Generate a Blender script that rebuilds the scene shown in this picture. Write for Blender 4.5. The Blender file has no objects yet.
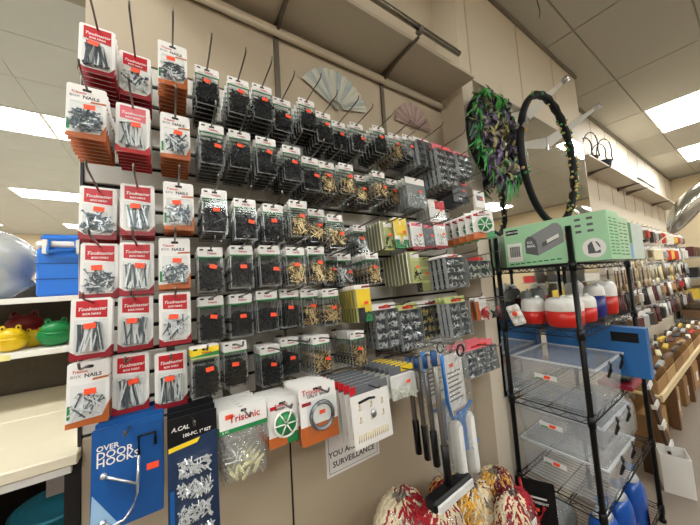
import bpy, bmesh, math, random
import mathutils
from mathutils import Vector, Matrix, Euler
random.seed(7)
R = math.radians
PI = math.pi
scene = bpy.context.scene
COL = scene.collection

# ------------------------------------------------------------------ camera
HC = 1.72                      # lens height above the floor
FPX = 276.0                    # focal length in pixels of the 700 x 525 frame
YAW, PIT, ROL = R(33.5), R(4.25), R(-3.6)
_fw = Vector((math.sin(YAW) * math.cos(PIT), math.cos(YAW) * math.cos(PIT), math.sin(PIT)))
_rt = Vector((math.cos(YAW), -math.sin(YAW), 0))
_up = _rt.cross(_fw)
C_R = _rt * math.cos(ROL) + _up * math.sin(ROL)
C_U = -_rt * math.sin(ROL) + _up * math.cos(ROL)
C_F = _fw
cam_d = bpy.data.cameras.new('camera')
cam_d.sensor_width = 36.0
cam_d.lens = FPX / 700 * 36.0
cam_d.clip_start = 0.02
cam = bpy.data.objects.new('camera', cam_d)
m = Matrix((C_R, C_U, -C_F)).transposed().to_4x4()
m.translation = (0, 0, HC)
cam.matrix_world = m
COL.objects.link(cam)
scene.camera = cam

# ------------------------------------------------------------------ world, exposure
world = bpy.data.worlds.new('world')
scene.world = world
world.use_nodes = True
world.node_tree.nodes['Background'].inputs[0].default_value = (0.9, 0.92, 1.0, 1)
world.node_tree.nodes['Background'].inputs[1].default_value = 0.15
vs = scene.view_settings
vs.view_transform = 'Standard'
vs.look = 'None'
vs.exposure = 0.0
vs.gamma = 1.0
vs.use_curve_mapping = False
LIGHT_POWER = 29.5

CEIL = HC + 2.08
WY = 1.14                      # slat wall plane
PY = 0.97                      # pillar plane
BY = 1.18                      # wall plane beyond the pillar

def ray(px, py):
    return C_R * ((px - 350) / FPX) - C_U * ((py - 262.5) / FPX) + C_F
def atY(px, py, Y):
    d = ray(px, py); p = d * (Y / d.y); p.z += HC; return p
def atX(px, py, X):
    d = ray(px, py); p = d * (X / d.x); p.z += HC; return p
def atZ(px, py, Z):
    d = ray(px, py); p = d * ((Z - HC) / d.z); p.z = Z; return p

# ------------------------------------------------------------------ materials
def lin(c):
    c = c / 255.0
    return c / 12.92 if c <= 0.04045 else ((c + 0.055) / 1.055) ** 2.4
def rgb(r, g, b): return (lin(r), lin(g), lin(b), 1)
MATS = {}
def mat(name, col, rough=0.5, metal=0.0, var=0.12, scale=30.0, bump=0.0, spec=0.5, trans=0.0):
    if name in MATS: return MATS[name]
    m = bpy.data.materials.new(name); m.use_nodes = True
    nt = m.node_tree; b = nt.nodes['Principled BSDF']
    b.inputs['Roughness'].default_value = rough
    b.inputs['Metallic'].default_value = metal
    b.inputs['Specular IOR Level'].default_value = spec
    tc = nt.nodes.new('ShaderNodeTexCoord')
    nz = nt.nodes.new('ShaderNodeTexNoise'); nz.inputs['Scale'].default_value = scale; nz.inputs['Detail'].default_value = 3
    nt.links.new(tc.outputs['Object'], nz.inputs['Vector'])
    mx = nt.nodes.new('ShaderNodeMix'); mx.data_type = 'RGBA'
    mx.inputs['A'].default_value = tuple(min(1, c * (1 - var)) for c in col[:3]) + (1,)
    mx.inputs['B'].default_value = tuple(min(1, c * (1 + var)) for c in col[:3]) + (1,)
    nt.links.new(nz.outputs['Fac'], mx.inputs['Factor'])
    nt.links.new(mx.outputs['Result'], b.inputs['Base Color'])
    if bump:
        bp = nt.nodes.new('ShaderNodeBump'); bp.inputs['Strength'].default_value = bump; bp.inputs['Distance'].default_value = 0.01
        nt.links.new(nz.outputs['Fac'], bp.inputs['Height']); nt.links.new(bp.outputs['Normal'], b.inputs['Normal'])
    MATS[name] = m
    return m
def clear(name, tint=(0.93, 0.95, 0.95), gloss=0.14, rough=0.12, haze=0.06, hazecol=(0.8, 0.82, 0.82), wrinkle=0.0, wscale=30):
    """thin clear plastic: see-through, a little milky, with reflections at grazing angles"""
    if name in MATS: return MATS[name]
    m = bpy.data.materials.new(name); m.use_nodes = True
    nt = m.node_tree; nt.nodes.clear()
    out = nt.nodes.new('ShaderNodeOutputMaterial')
    t = nt.nodes.new('ShaderNodeBsdfTransparent'); t.inputs[0].default_value = (*tint, 1)
    d = nt.nodes.new('ShaderNodeBsdfDiffuse'); d.inputs[0].default_value = (*hazecol, 1)
    g = nt.nodes.new('ShaderNodeBsdfGlossy'); g.inputs['Roughness'].default_value = rough
    fr = nt.nodes.new('ShaderNodeLayerWeight'); fr.inputs['Blend'].default_value = 0.5
    pw = nt.nodes.new('ShaderNodeMath'); pw.operation = 'POWER'; pw.inputs[1].default_value = 4.0
    mul = nt.nodes.new('ShaderNodeMath'); mul.operation = 'MULTIPLY_ADD'; mul.inputs[1].default_value = 0.6; mul.inputs[2].default_value = gloss * 0.35
    m1 = nt.nodes.new('ShaderNodeMixShader'); m1.inputs[0].default_value = haze
    m2 = nt.nodes.new('ShaderNodeMixShader')
    L = nt.links
    L.new(t.outputs[0], m1.inputs[1]); L.new(d.outputs[0], m1.inputs[2])
    L.new(fr.outputs['Facing'], pw.inputs[0]); L.new(pw.outputs[0], mul.inputs[0]); L.new(mul.outputs[0], m2.inputs[0])
    L.new(m1.outputs[0], m2.inputs[1]); L.new(g.outputs[0], m2.inputs[2])
    if wrinkle:
        tc = nt.nodes.new('ShaderNodeTexCoord'); nz = nt.nodes.new('ShaderNodeTexNoise'); nz.inputs['Scale'].default_value = wscale
        bp = nt.nodes.new('ShaderNodeBump'); bp.inputs['Strength'].default_value = wrinkle; bp.inputs['Distance'].default_value = 0.02
        L.new(tc.outputs['Object'], nz.inputs['Vector']); L.new(nz.outputs['Fac'], bp.inputs['Height'])
        L.new(bp.outputs['Normal'], g.inputs['Normal']); L.new(bp.outputs['Normal'], fr.inputs['Normal'])
    L.new(m2.outputs[0], out.inputs[0])
    MATS[name] = m
    return m
def emit(name, col, strength):
    m = bpy.data.materials.new(name); m.use_nodes = True
    nt = m.node_tree; nt.nodes.clear()
    out = nt.nodes.new('ShaderNodeOutputMaterial'); e = nt.nodes.new('ShaderNodeEmission')
    e.inputs[0].default_value = (*col, 1); e.inputs[1].default_value = strength
    nt.links.new(e.outputs[0], out.inputs[0]); MATS[name] = m
    return m

M_WALL = mat('beige_wall_paint', rgb(180, 166, 143), 0.6, var=0.04, scale=6, bump=0.02)
M_CREAM = mat('cream_wall_paint', rgb(214, 203, 183), 0.55, var=0.03, scale=5, bump=0.02)
M_SLAT = mat('white_slatwall', rgb(200, 197, 189), 0.45, var=0.05, scale=8)
M_SLOT = mat('dark_slot', rgb(20, 19, 18), 0.7)
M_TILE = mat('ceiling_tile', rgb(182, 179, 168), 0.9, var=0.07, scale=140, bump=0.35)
M_GRID = mat('ceiling_grid', rgb(150, 145, 130), 0.6)
M_CARPET = mat('carpet', rgb(150, 138, 126), 0.95, var=0.25, scale=220, bump=0.6)
M_WHITE = mat('white_plastic', rgb(232, 230, 224), 0.4, var=0.03)
M_CARD = mat('white_card', rgb(236, 234, 230), 0.35, var=0.04)
M_RED = mat('red_print', rgb(196, 26, 38), 0.35, var=0.08)
M_PINK = mat('faded_red_print', rgb(222, 110, 120), 0.35, var=0.08)
M_DRED = mat('dark_red_print', rgb(150, 18, 34), 0.4, var=0.08)
M_ORANGE = mat('orange_brown_print', rgb(188, 98, 42), 0.45, var=0.12)
M_STICK = mat('orange_price_sticker', rgb(255, 84, 44), 0.5, var=0.05)
M_BLACK = mat('black_plastic', rgb(15, 15, 17), 0.45, var=0.1, spec=0.3)
M_INK = mat('black_ink', rgb(28, 28, 30), 0.5)
M_GREEN = mat('green_print', rgb(34, 132, 72), 0.4)
M_LGREEN = mat('lime_print', rgb(184, 192, 122), 0.45, var=0.12)
M_YELLOW = mat('yellow_print', rgb(240, 208, 40), 0.4, var=0.06)
M_BLUE = mat('blue_print', rgb(24, 88, 158), 0.35, var=0.15, scale=14)
M_STEEL = mat('steel', rgb(190, 192, 196), 0.28, 1.0, var=0.05)
M_HOOK = mat('hook_wire', rgb(120, 116, 110), 0.3, 1.0)
M_NAIL = mat('bright_nails', rgb(244, 247, 250), 0.25, 0.25, var=0.05, scale=300)
M_NAILD = mat('grey_nail_shade', rgb(96, 106, 114), 0.3, 0.5, var=0.3, scale=300)  # darker nail copy, shaded gaps put into the colour
M_SCREWB = mat('black_screws', rgb(13, 13, 15), 0.5, 0.0, var=0.4, scale=300, spec=0.25)
M_SCREWG = mat('brass_screws', rgb(220, 196, 146), 0.28, 0.5, var=0.35, scale=300)
M_SCREWS = mat('zinc_screws', rgb(226, 228, 232), 0.25, 0.6, var=0.35, scale=300)
M_NAVYG = mat('gunmetal', rgb(72, 77, 84), 0.35, 0.2)
M_BRN = mat('brass_shade', rgb(98, 72, 34), 0.35, 0.5)  # brass copy darkened to stand in for shade between screws
M_BLK2 = mat('black_screw_glint', rgb(36, 37, 42), 0.25, 0.4)  # paler black, the glint is put into the colour
M_GREYP = mat('grey_plastic', rgb(100, 104, 110), 0.4)
M_DIM = mat('dark_insert', rgb(20, 20, 22), 0.5, var=0.3, scale=200)
M_BLIS = clear('clear_blister', haze=0.02, gloss=0.06, rough=0.06)
M_SHELL = clear('clear_clamshell', tint=(0.9, 0.92, 0.92), haze=0.018, gloss=0.06, rough=0.07, hazecol=(0.66, 0.68, 0.68))
M_RIM = clear('clamshell_rim', tint=(0.7, 0.72, 0.72), haze=0.3, gloss=0.25, rough=0.15, hazecol=(0.7, 0.72, 0.72))
M_BIN = clear('clear_bin', tint=(0.97, 0.98, 0.99), haze=0.15, gloss=0.1, rough=0.08, hazecol=(0.92, 0.95, 0.98))
M_BINRIM = clear('bin_rim', tint=(0.9, 0.92, 0.94), haze=0.5, gloss=0.25, rough=0.15, hazecol=(0.92, 0.95, 0.97))
M_BAG = clear('clear_bag', tint=(0.95, 0.95, 0.94), haze=0.1, gloss=0.2, rough=0.12, wrinkle=1.0, wscale=45)

# ------------------------------------------------------------------ mesh helpers
class MB:
    def __init__(s): s.v = []; s.f = []; s.mi = []; s.mats = []; s.sm = []
    def _m(s, m):
        if m not in s.mats: s.mats.append(m)
        return s.mats.index(m)
    def add(s, vs, fs, m, smooth=False, X=None):
        o = len(s.v); k = s._m(m)
        for p in vs:
            p = Vector(p)
            s.v.append(X @ p if X is not None else p)
        for f in fs: s.f.append([i + o for i in f]); s.mi.append(k); s.sm.append(smooth)
        return s
    def box(s, a, b, m, X=None):
        x0, y0, z0 = a; x1, y1, z1 = b
        vs = [(x0,y0,z0),(x1,y0,z0),(x1,y1,z0),(x0,y1,z0),(x0,y0,z1),(x1,y0,z1),(x1,y1,z1),(x0,y1,z1)]
        return s.add(vs, [(0,3,2,1),(4,5,6,7),(0,1,5,4),(1,2,6,5),(2,3,7,6),(3,0,4,7)], m, X=X)
    def frust(s, a, b, inset, m, X=None):
        """box whose front (-y) face is inset: a blister"""
        x0, y0, z0 = a; x1, y1, z1 = b; i = inset
        vs = [(x0+i,y0,z0+i),(x1-i,y0,z0+i),(x1,y1,z0),(x0,y1,z0),(x0+i,y0,z1-i),(x1-i,y0,z1-i),(x1,y1,z1),(x0,y1,z1)]
        return s.add(vs, [(0,3,2,1),(4,5,6,7),(0,1,5,4),(1,2,6,5),(3,0,4,7)], m, X=X)
    def bbox(s, a, b, r, m, X=None):
        """box with chamfered edges all round"""
        x0,y0,z0 = a; x1,y1,z1 = b
        vs=[]; 
        xs=(x0,x1); ys=(y0,y1); zs=(z0,z1)
        idx={}
        for i in (0,1):
            for j in (0,1):
                for k in (0,1):
                    sx=r if i==0 else -r; sy=r if j==0 else -r; sz=r if k==0 else -r
                    idx[i,j,k,'x']=len(vs); vs.append((xs[i],ys[j]+sy,zs[k]+sz))
                    idx[i,j,k,'y']=len(vs); vs.append((xs[i]+sx,ys[j],zs[k]+sz))
                    idx[i,j,k,'z']=len(vs); vs.append((xs[i]+sx,ys[j]+sy,zs[k]))
        fs=[]
        for i in (0,1):
            fs.append([idx[i,j,k,'x'] for j,k in ((0,0),(1,0),(1,1),(0,1))][::(1 if i else -1)])
            fs.append([idx[j,i,k,'y'] for j,k in ((0,0),(1,0),(1,1),(0,1))][::(-1 if i else 1)])
            fs.append([idx[j,k,i,'z'] for j,k in ((0,0),(1,0),(1,1),(0,1))][::(1 if i else -1)])
        for j in (0,1):
            for k in (0,1):
                fs.append([idx[0,j,k,'y'],idx[1,j,k,'y'],idx[1,j,k,'z'],idx[0,j,k,'z']])
                fs.append([idx[j,0,k,'x'],idx[j,1,k,'x'],idx[j,1,k,'z'],idx[j,0,k,'z']])
                fs.append([idx[j,k,0,'x'],idx[j,k,1,'x'],idx[j,k,1,'y'],idx[j,k,0,'y']])
                for i in (0,1): pass
        for i in (0,1):
            for j in (0,1):
                for k in (0,1): fs.append([idx[i,j,k,'x'],idx[i,j,k,'y'],idx[i,j,k,'z']])
        return s.add(vs, fs, m, X=X)
    def prism(s, poly, y0, y1, m, X=None):
        """polygon in the xz plane extruded from y0 (front) to y1"""
        n = len(poly)
        vs = [(x, y0, z) for x, z in poly] + [(x, y1, z) for x, z in poly]
        fs = [list(range(n)), list(range(2*n-1, n-1, -1))] + [(i, i+n, (i+1) % n + n, (i+1) % n) for i in range(n)]
        return s.add(vs, fs, m, X=X)
    def tube(s, pts, r, m, n=6, X=None, cap=True, closed=False):
        pts = [Vector(p) for p in pts]; N = len(pts)
        rs = r if isinstance(r, (list, tuple)) else [r] * N
        vs = []; fs = []
        for i, p in enumerate(pts):
            if closed: d = pts[(i+1) % N] - pts[i-1]
            else: d = pts[min(i+1, N-1)] - pts[max(i-1, 0)]
            d.normalize()
            a = Vector((0,0,1)) if abs(d.z) < 0.9 else Vector((1,0,0))
            u = d.cross(a).normalized(); w = d.cross(u)
            for k in range(n):
                t = 2*PI*k/n
                vs.append(p + (u*math.cos(t) + w*math.sin(t)) * rs[i])
        for i in range(N if closed else N-1):
            for k in range(n):
                a = i*n + k; b = i*n + (k+1) % n; c = ((i+1) % N)*n + (k+1) % n; d_ = ((i+1) % N)*n + k
                fs.append((a, b, c, d_))
        if cap and not closed: fs += [list(range(n))[::-1], list(range((N-1)*n, N*n))]
        return s.add(vs, fs, m, smooth=True, X=X)
    def lathe(s, prof, m, n=20, X=None, sx=1.0, sy=1.0, smooth=True):
        vs = []; fs = []
        for r, z in prof:
            for k in range(n):
                t = 2*PI*k/n; vs.append((r*math.cos(t)*sx, r*math.sin(t)*sy, z))
        for i in range(len(prof)-1):
            for k in range(n):
                fs.append((i*n+k, i*n+(k+1) % n, (i+1)*n+(k+1) % n, (i+1)*n+k))
        fs.append(list(range(n))[::-1]); fs.append(list(range((len(prof)-1)*n, len(prof)*n)))
        return s.add(vs, fs, m, smooth=smooth, X=X)
    def ball(s, c, r, m, nu=10, nv=7, X=None):
        vs = []; fs = []
        if not isinstance(r, (tuple, list)): r = (r, r, r)
        for j in range(1, nv):
            for i in range(nu):
                a = PI*j/nv; b = 2*PI*i/nu
                vs.append((c[0]+r[0]*math.sin(a)*math.cos(b), c[1]+r[1]*math.sin(a)*math.sin(b), c[2]+r[2]*math.cos(a)))
        t = len(vs); vs.append((c[0], c[1], c[2]+r[2])); vs.append((c[0], c[1], c[2]-r[2]))
        for j in range(nv-2):
            for i in range(nu): fs.append((j*nu+i, (j+1)*nu+i, (j+1)*nu+(i+1) % nu, j*nu+(i+1) % nu))
        for i in range(nu):
            fs.append((t, i, (i+1) % nu)); fs.append((t+1, (nv-2)*nu+(i+1) % nu, (nv-2)*nu+i))
        return s.add(vs, fs, m, smooth=True, X=X)
    def mesh(s, name):
        me = bpy.data.meshes.new(name)
        me.from_pydata([tuple(p) for p in s.v], [], s.f)
        for mm in s.mats: me.materials.append(mm)
        me.polygons.foreach_set('material_index', s.mi)
        me.polygons.foreach_set('use_smooth', s.sm)
        me.update()
        return me
    def build(s, name, parent=None, loc=None, rot=None):
        return link(name, s.mesh(name), parent, loc, rot)
def link(name, me, parent=None, loc=None, rot=None):
    o = bpy.data.objects.new(name, me); COL.objects.link(o)
    if parent is not None: o.parent = parent
    if loc is not None: o.location = loc
    if rot is not None: o.rotation_euler = rot
    return o
def tag(o, label, cat, group=None, kind=None):
    o['label'] = label; o['category'] = cat
    if group: o['group'] = group
    if kind: o['kind'] = kind
    return o
def thing(name, label, cat, loc=(0,0,0), rot=(0,0,0), group=None):
    o = bpy.data.objects.new(name, None); COL.objects.link(o)
    o.location = loc; o.rotation_euler = rot; o.empty_display_size = 0.02
    return tag(o, label, cat, group)
def struct(o, label=None, cat=None):
    o['kind'] = 'structure'
    if label: o['label'] = label
    if cat: o['category'] = cat
    return o
_TX = {}
def text_mesh(s, size, m, shear=0.0, align='CENTER', bold=0.0):
    key = (s, size, m.name, shear, align, bold)
    if key in _TX: return _TX[key]
    cu = bpy.data.curves.new('lettering', 'FONT'); cu.body = s; cu.size = size; cu.shear = shear
    cu.align_x = align; cu.align_y = 'CENTER'; cu.resolution_u = 2; cu.extrude = 0.0002; cu.offset = bold
    ob = bpy.data.objects.new('lettering', cu); COL.objects.link(ob)
    dg = bpy.context.evaluated_depsgraph_get(); dg.update()
    me = bpy.data.meshes.new_from_object(ob.evaluated_get(dg))
    bpy.data.objects.remove(ob); bpy.data.curves.remove(cu)
    me.transform(Matrix.Rotation(PI/2, 4, 'X'))          # now in the xz plane, facing -y
    me.materials.clear(); me.materials.append(m)
    _TX[key] = me
    return me
def text_at(mb, s, size, m, x, y, z, **k):
    """put lettering into a mesh builder, facing -y"""
    me = text_mesh(s, size, m, **k)
    mb.add([(p.co.x + x, p.co.y + y, p.co.z + z) for p in me.vertices], [list(p.vertices) for p in me.polygons], m)
def rrect(x0, x1, z0, z1, r):
    return [(x0+r, z0), (x1-r, z0), (x1, z0+r), (x1, z1-r), (x1-r, z1), (x0+r, z1), (x0, z1-r), (x0, z0+r)]
ORD = ['first','second','third','fourth','fifth','sixth','seventh','eighth','ninth','tenth','eleventh','twelfth','thirteenth','fourteenth','fifteenth','sixteenth','seventeenth','eighteenth','nineteenth','twentieth']
ROWN = {'r1':'top row','r2':'second row','r3':'third row','r4':'fourth row','r5':'fifth row','r6':'sixth row'}


# ================================================================== the room
XE, XW, YN, YS = 10.6, -7.0, 12.2, -6.5       # end wall, left wall, far wall, wall behind
fl = MB().box((XW, YS, -0.05), (XE, YN, 0), M_CARPET).build('floor'); struct(fl, 'grey brown carpet floor of the shop', 'floor')
struct(MB().box((XW, 2.3, 0.0005), (XE, YN, 0.004), mat('pale_bounce_floor', rgb(206, 202, 192), .5, var=.05, scale=4)).build('floor_bounce'), 'pale floor added behind the gondola shelving to bounce light upward', 'floor')  # pale floor added to throw light up at the back ceiling
# --- the slat wall block: beige wall with slots in its middle band
SX0, SX1 = -0.215, 1.585
Z_TOP, Z_LOW = HC + 0.815, HC - 0.40
w = MB()
w.box((SX0, WY + 0.02, 0), (SX1, WY + 0.16, CEIL), M_WALL)
w.box((SX0, WY, Z_TOP), (SX1, WY + 0.02, HC + 1.21), M_WALL)
w.box((SX0, WY, HC + 1.21), (SX1, WY + 0.02, CEIL), M_CREAM)
wall = struct(w.build('wall_back'), 'beige shop wall with a white slotted display band', 'wall')
# slats: each strip between two slots
pitch = 0.0762; nslat = int(round((Z_TOP - Z_LOW) / pitch)); pitch = (Z_TOP - Z_LOW) / nslat
MB().box((SX0, WY + 0.014, Z_LOW), (SX1, WY + 0.02, Z_TOP), M_SLOT).build('slot_backing', wall)
panels = [(SX0, 0.405), (0.411, 1.022), (1.028, SX1)]
slat_mesh = {}
for pi_, (a, b) in enumerate(panels):
    s = MB(); h = pitch - 0.013
    s.bbox((a, WY, 0), (b, WY + 0.016, h), 0.0025, M_SLAT)
    slat_mesh[pi_] = s.mesh('slat')
    for k in range(nslat): link('slat', slat_mesh[pi_], wall, (0, 0, Z_LOW + k * pitch + 0.0065))
# plain beige boards under the slats, dark seam between them
for a, b in ((SX0, 0.404), (0.412, 1.585)):
    MB().bbox((a, WY, 0), (b, WY + 0.02, Z_LOW - 0.002), 0.002, M_WALL).build('lower_board', wall)
MB().box((0.400, WY + 0.004, 0), (0.416, WY + 0.019, Z_LOW), M_SLOT).build('seam', wall)
MB().box((SX0 - 0.008, WY - 0.004, HC - .42), (SX0 - 0.001, WY + 0.16, Z_TOP), mat('dark_edge_trim', rgb(40, 36, 34), 0.5)).build('edge_trim', wall)
MB().box((SX0 - 0.014, WY + 0.02, HC - .42), (SX0 - 0.0085, WY + 0.16, Z_TOP), M_WHITE).build('white_edge', wall)
MB().box((SX0 - 0.034, WY - 0.004, 0), (SX0 - 0.001, WY + 0.16, HC - .455), mat('black_post', rgb(26, 26, 28), .4)).build('edge_post', wall)
# --- pillar and the wall beyond
PX1 = 3.72
p = MB().box((SX1, PY, 0), (PX1, BY + 0.14, CEIL), M_CREAM)
pil = struct(p.build('wall_pillar'), 'cream panelled pillar beside the slat wall', 'wall')
for x in (1.70, 2.42, 3.10):
    MB().box((x, PY - 0.004, HC + 1.30), (x + 0.012, PY - 0.0005, CEIL - 0.02), mat('panel_strip', rgb(200, 186, 160), 0.5)).build('panel_strip', pil)
b = MB().box((PX1 + 0.001, BY, 0), (XE, BY + 0.14, CEIL), M_CREAM)
wr = struct(b.build('wall_right'), 'cream wall running back along the aisle', 'wall')
for k in range(10):
    x = PX1 + 0.55 + k * 0.62
    MB().box((x, BY - 0.003, HC + 0.9), (x + 0.012, BY - 0.0005, CEIL - 0.02), mat('panel_seam', rgb(150, 138, 116), 0.6)).build('panel_seam', wr)
struct(MB().box((XE + 0.001, YS, 0), (XE + 0.12, YN, CEIL), mat('tan_wall', rgb(214, 196, 160), 0.6, var=0.04, scale=4)).build('wall_end'), 'tan end wall of the shop', 'wall')
struct(MB().box((XW - 0.12, YS, 0), (XW, YN, CEIL), M_CREAM).build('wall_left'), 'cream side wall', 'wall')
struct(MB().box((XW, YN + 0.001, 0), (XE, YN + 0.12, CEIL), mat('tan_far_wall', rgb(186, 168, 140), 0.6)).build('wall_far'), 'tan wall far behind the shelves', 'wall')
struct(MB().box((XW, YS - 0.12, 0), (XE, YS - 0.001, CEIL), M_CREAM).build('wall_behind'), 'cream wall opposite', 'wall')
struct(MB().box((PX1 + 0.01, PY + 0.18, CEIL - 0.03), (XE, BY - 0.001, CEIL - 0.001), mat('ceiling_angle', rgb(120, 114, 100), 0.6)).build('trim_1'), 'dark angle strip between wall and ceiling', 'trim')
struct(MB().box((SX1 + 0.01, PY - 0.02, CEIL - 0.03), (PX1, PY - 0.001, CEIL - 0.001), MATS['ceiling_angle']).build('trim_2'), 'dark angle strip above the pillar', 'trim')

# --- ceiling: tiles in a grid
ceil_o = MB().box((XW, YS, CEIL + 0.012), (XE, YN, CEIL + 0.06), M_GRID).build('ceiling')
struct(ceil_o, 'suspended ceiling of grey mineral tiles', 'ceiling')
TW, TD = 1.22, 0.61
LIGHTS = []
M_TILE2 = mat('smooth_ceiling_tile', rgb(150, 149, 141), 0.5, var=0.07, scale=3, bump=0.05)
def tile_mesh(m_=M_TILE, g=.005):
    t = MB(); t.bbox((g, g, 0), (TW - g, TD - g, 0.012), min(.004, g), m_); return t.mesh('ceiling_tile')
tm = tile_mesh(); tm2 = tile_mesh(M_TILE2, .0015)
gx0 = 5.43 - 12 * TW
lights_cells = {(5.43, 0.135), (8.17, 0.135), (8.17, -2.91), (2.99 + 0.0, -2.91), (5.43, -2.91), (-1.89, -2.91), (0.55, -2.91), (2.99, -5.3), (-1.89, -5.3), (0.55, -5.3), (5.43, -5.3),
                (-1.89, 0.135), (-4.3, 0.135), (-4.3, -2.91)}
rest = MB()
def cell_light(x, y):
    for lx, ly in lights_cells:
        if abs(lx - x) < 0.62 and abs(ly - y) < 0.31: return True
    return False
used = set()
y = 0.135 - 11 * TD
ys = []
while y < 1.1: ys.append(y); y += TD
yb = [1.30 - 0.17 + 0.0 + k * TD for k in range(0, 18)]
left_cells = [(-1.95, 4.24), (-2.38, 7.13), (-2.55, 10.1), (-4.9, 4.24), (-4.9, 7.13), (0.6, 4.24)]
def put_light(x, y):
    k = len(LIGHTS); LIGHTS.append((x, y))
for y in ys:
    for i in range(-1, 18):
        x = gx0 + i * TW
        if x < XW - 0.01 or x + TW > XE + 0.6: continue
        if cell_light(x, y): LIGHTS.append((x, y)); continue
        if x > 0.4 and -0.6 < y < 1.0:
            link('ceiling_tile', tm, ceil_o, (x, y, CEIL))
        else:
            rest.bbox((x + 0.008, y + 0.008, CEIL), (x + TW - 0.008, y + TD - 0.008, CEIL + 0.012), 0.004, M_TILE)
# ceiling beyond the slat wall, seen past its left edge
lx0 = -2.38
y0 = 4.24 - 5 * TD
for j in range(18):
    y = y0 + j * TD
    if y > YN - 0.3: continue
    for i in range(-4, 9):
        x = lx0 + i * TW
        if x < XW or x > XE: continue
        lit = (abs(y - 4.24) < 0.2 or abs(y - (4.24 + 5 * TD)) < 0.2 or abs(y - (4.24 + 10 * TD)) < 0.2) and i in (-3, -2, 0, 2, 3, 4, 6)  # extra lit panels added here to brighten the back ceiling
        if abs(y - 4.24) < 0.2: lit = i in (-3, -2, 0, 1, 3, 4, 6)
        if lit: LIGHTS.append((x, y)); continue
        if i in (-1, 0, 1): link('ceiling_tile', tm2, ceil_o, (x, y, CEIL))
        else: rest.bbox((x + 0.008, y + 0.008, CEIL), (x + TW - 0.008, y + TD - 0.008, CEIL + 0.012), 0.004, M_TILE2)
ro = rest.build('ceiling_tile_field', ceil_o); ro['kind'] = 'stuff'
# the lights themselves
M_DIFF = emit('light_diffuser', (0.99, 1.0, 0.97), LIGHT_POWER)
M_FRAME = mat('light_frame', rgb(215, 212, 204), 0.5)
fr = MB()
for a, b_ in (((0,0,-0.006),(TW,0.02,0.012)), ((0,TD-0.02,-0.006),(TW,TD,0.012)), ((0,0.02,-0.006),(0.02,TD-0.02,0.012)), ((TW-0.02,0.02,-0.006),(TW,TD-0.02,0.012))): fr.box(a, b_, M_FRAME)
fr = fr.mesh('frame')
df = MB().box((0.02, 0.02, -0.002), (TW - 0.02, TD - 0.02, 0.004), M_DIFF).mesh('diffuser')
for k, (x, y) in enumerate(LIGHTS):
    if abs(x - 5.43) < .1 and y > 0: lb = 'bright ceiling light panel nearest above the right aisle'
    elif abs(x - 8.19) < .2 and y > 0 and y < 1: lb = 'smaller-looking ceiling light panel farther down the right aisle'
    elif abs(x + 2.38) < .1 and 4 < y < 5: lb = 'large ceiling light at the left edge behind the nail cards'
    elif abs(x + 1.16) < .1 and 4 < y < 5: lb = 'ceiling light directly behind the top nail cards'
    elif abs(x + 2.38) < .1 and 6.5 < y < 8: lb = 'second ceiling light back, above the blue cooler'
    elif abs(x + 2.38) < .1 and y > 9: lb = 'farthest ceiling light, just over the blue cooler lid'
    else: lb = 'ceiling light panel outside the view, in a set mostly added to brighten the shop'
    t = thing('ceiling_light', lb, 'ceiling light', (x, y, CEIL), group='recessed ceiling lights')
    link('frame', fr, t); link('diffuser', df, t)
# darker bulkhead over the left end of the slat wall
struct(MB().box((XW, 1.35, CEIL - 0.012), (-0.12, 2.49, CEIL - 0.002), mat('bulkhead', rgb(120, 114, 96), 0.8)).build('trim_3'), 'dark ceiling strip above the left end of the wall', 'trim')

# --- overhead shelf on the slat wall
SZ = HC + 1.196
t = thing('overhead_shelf', 'grey underside of the long wall shelf above the screw packs', 'shelf', (0.6, 1.0, SZ))
Mshelf = mat('shelf_board', rgb(196, 186, 168), 0.5, var=0.04)
MB().bbox((-0.72, -0.125, 0), (0.975, 0.138, 0.02), 0.002, Mshelf).build('board', t)
MB().tube([(-0.72, 0.139 - 0.02, -0.045), (0.975, 0.139 - 0.02, -0.045)], 0.019, M_CREAM, 10).build('ledger', t)
Mdm = mat('dull_metal', rgb(120, 112, 100), 0.4, 0.8)
for x in (-0.178, 0.446):
    br = MB(); br.prism([(0.139, -0.003), (-0.16, -0.003), (-0.16, -0.012), (0.0, -0.022), (0.139, -0.06)], -0.006, 0.006, Mdm, X=Matrix.Translation((x, 0, 0)) @ Matrix(((0,1,0,0),(1,0,0,0),(0,0,1,0),(0,0,0,1))))
    br.build('bracket', t)
    MB().box((x - 0.011, 0.128, -0.42), (x + 0.011, 0.1395, -0.003), Mdm).build('standard', t)
    MB().lathe([(0.022,-0.008),(0.022,0.008)], Mdm, 12, X=Matrix.Translation((x, -0.17, 0.018)) @ Matrix.Rotation(PI/2, 4, 'Y')).build('rail_clamp', t)
MB().tube([(-0.72, -0.17, 0.030), (0.76, -0.17, 0.030)], 0.014, mat('dark_chrome', rgb(136, 128, 116), 0.25, 1.0), 12).build('hanging_rail', t)
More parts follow.
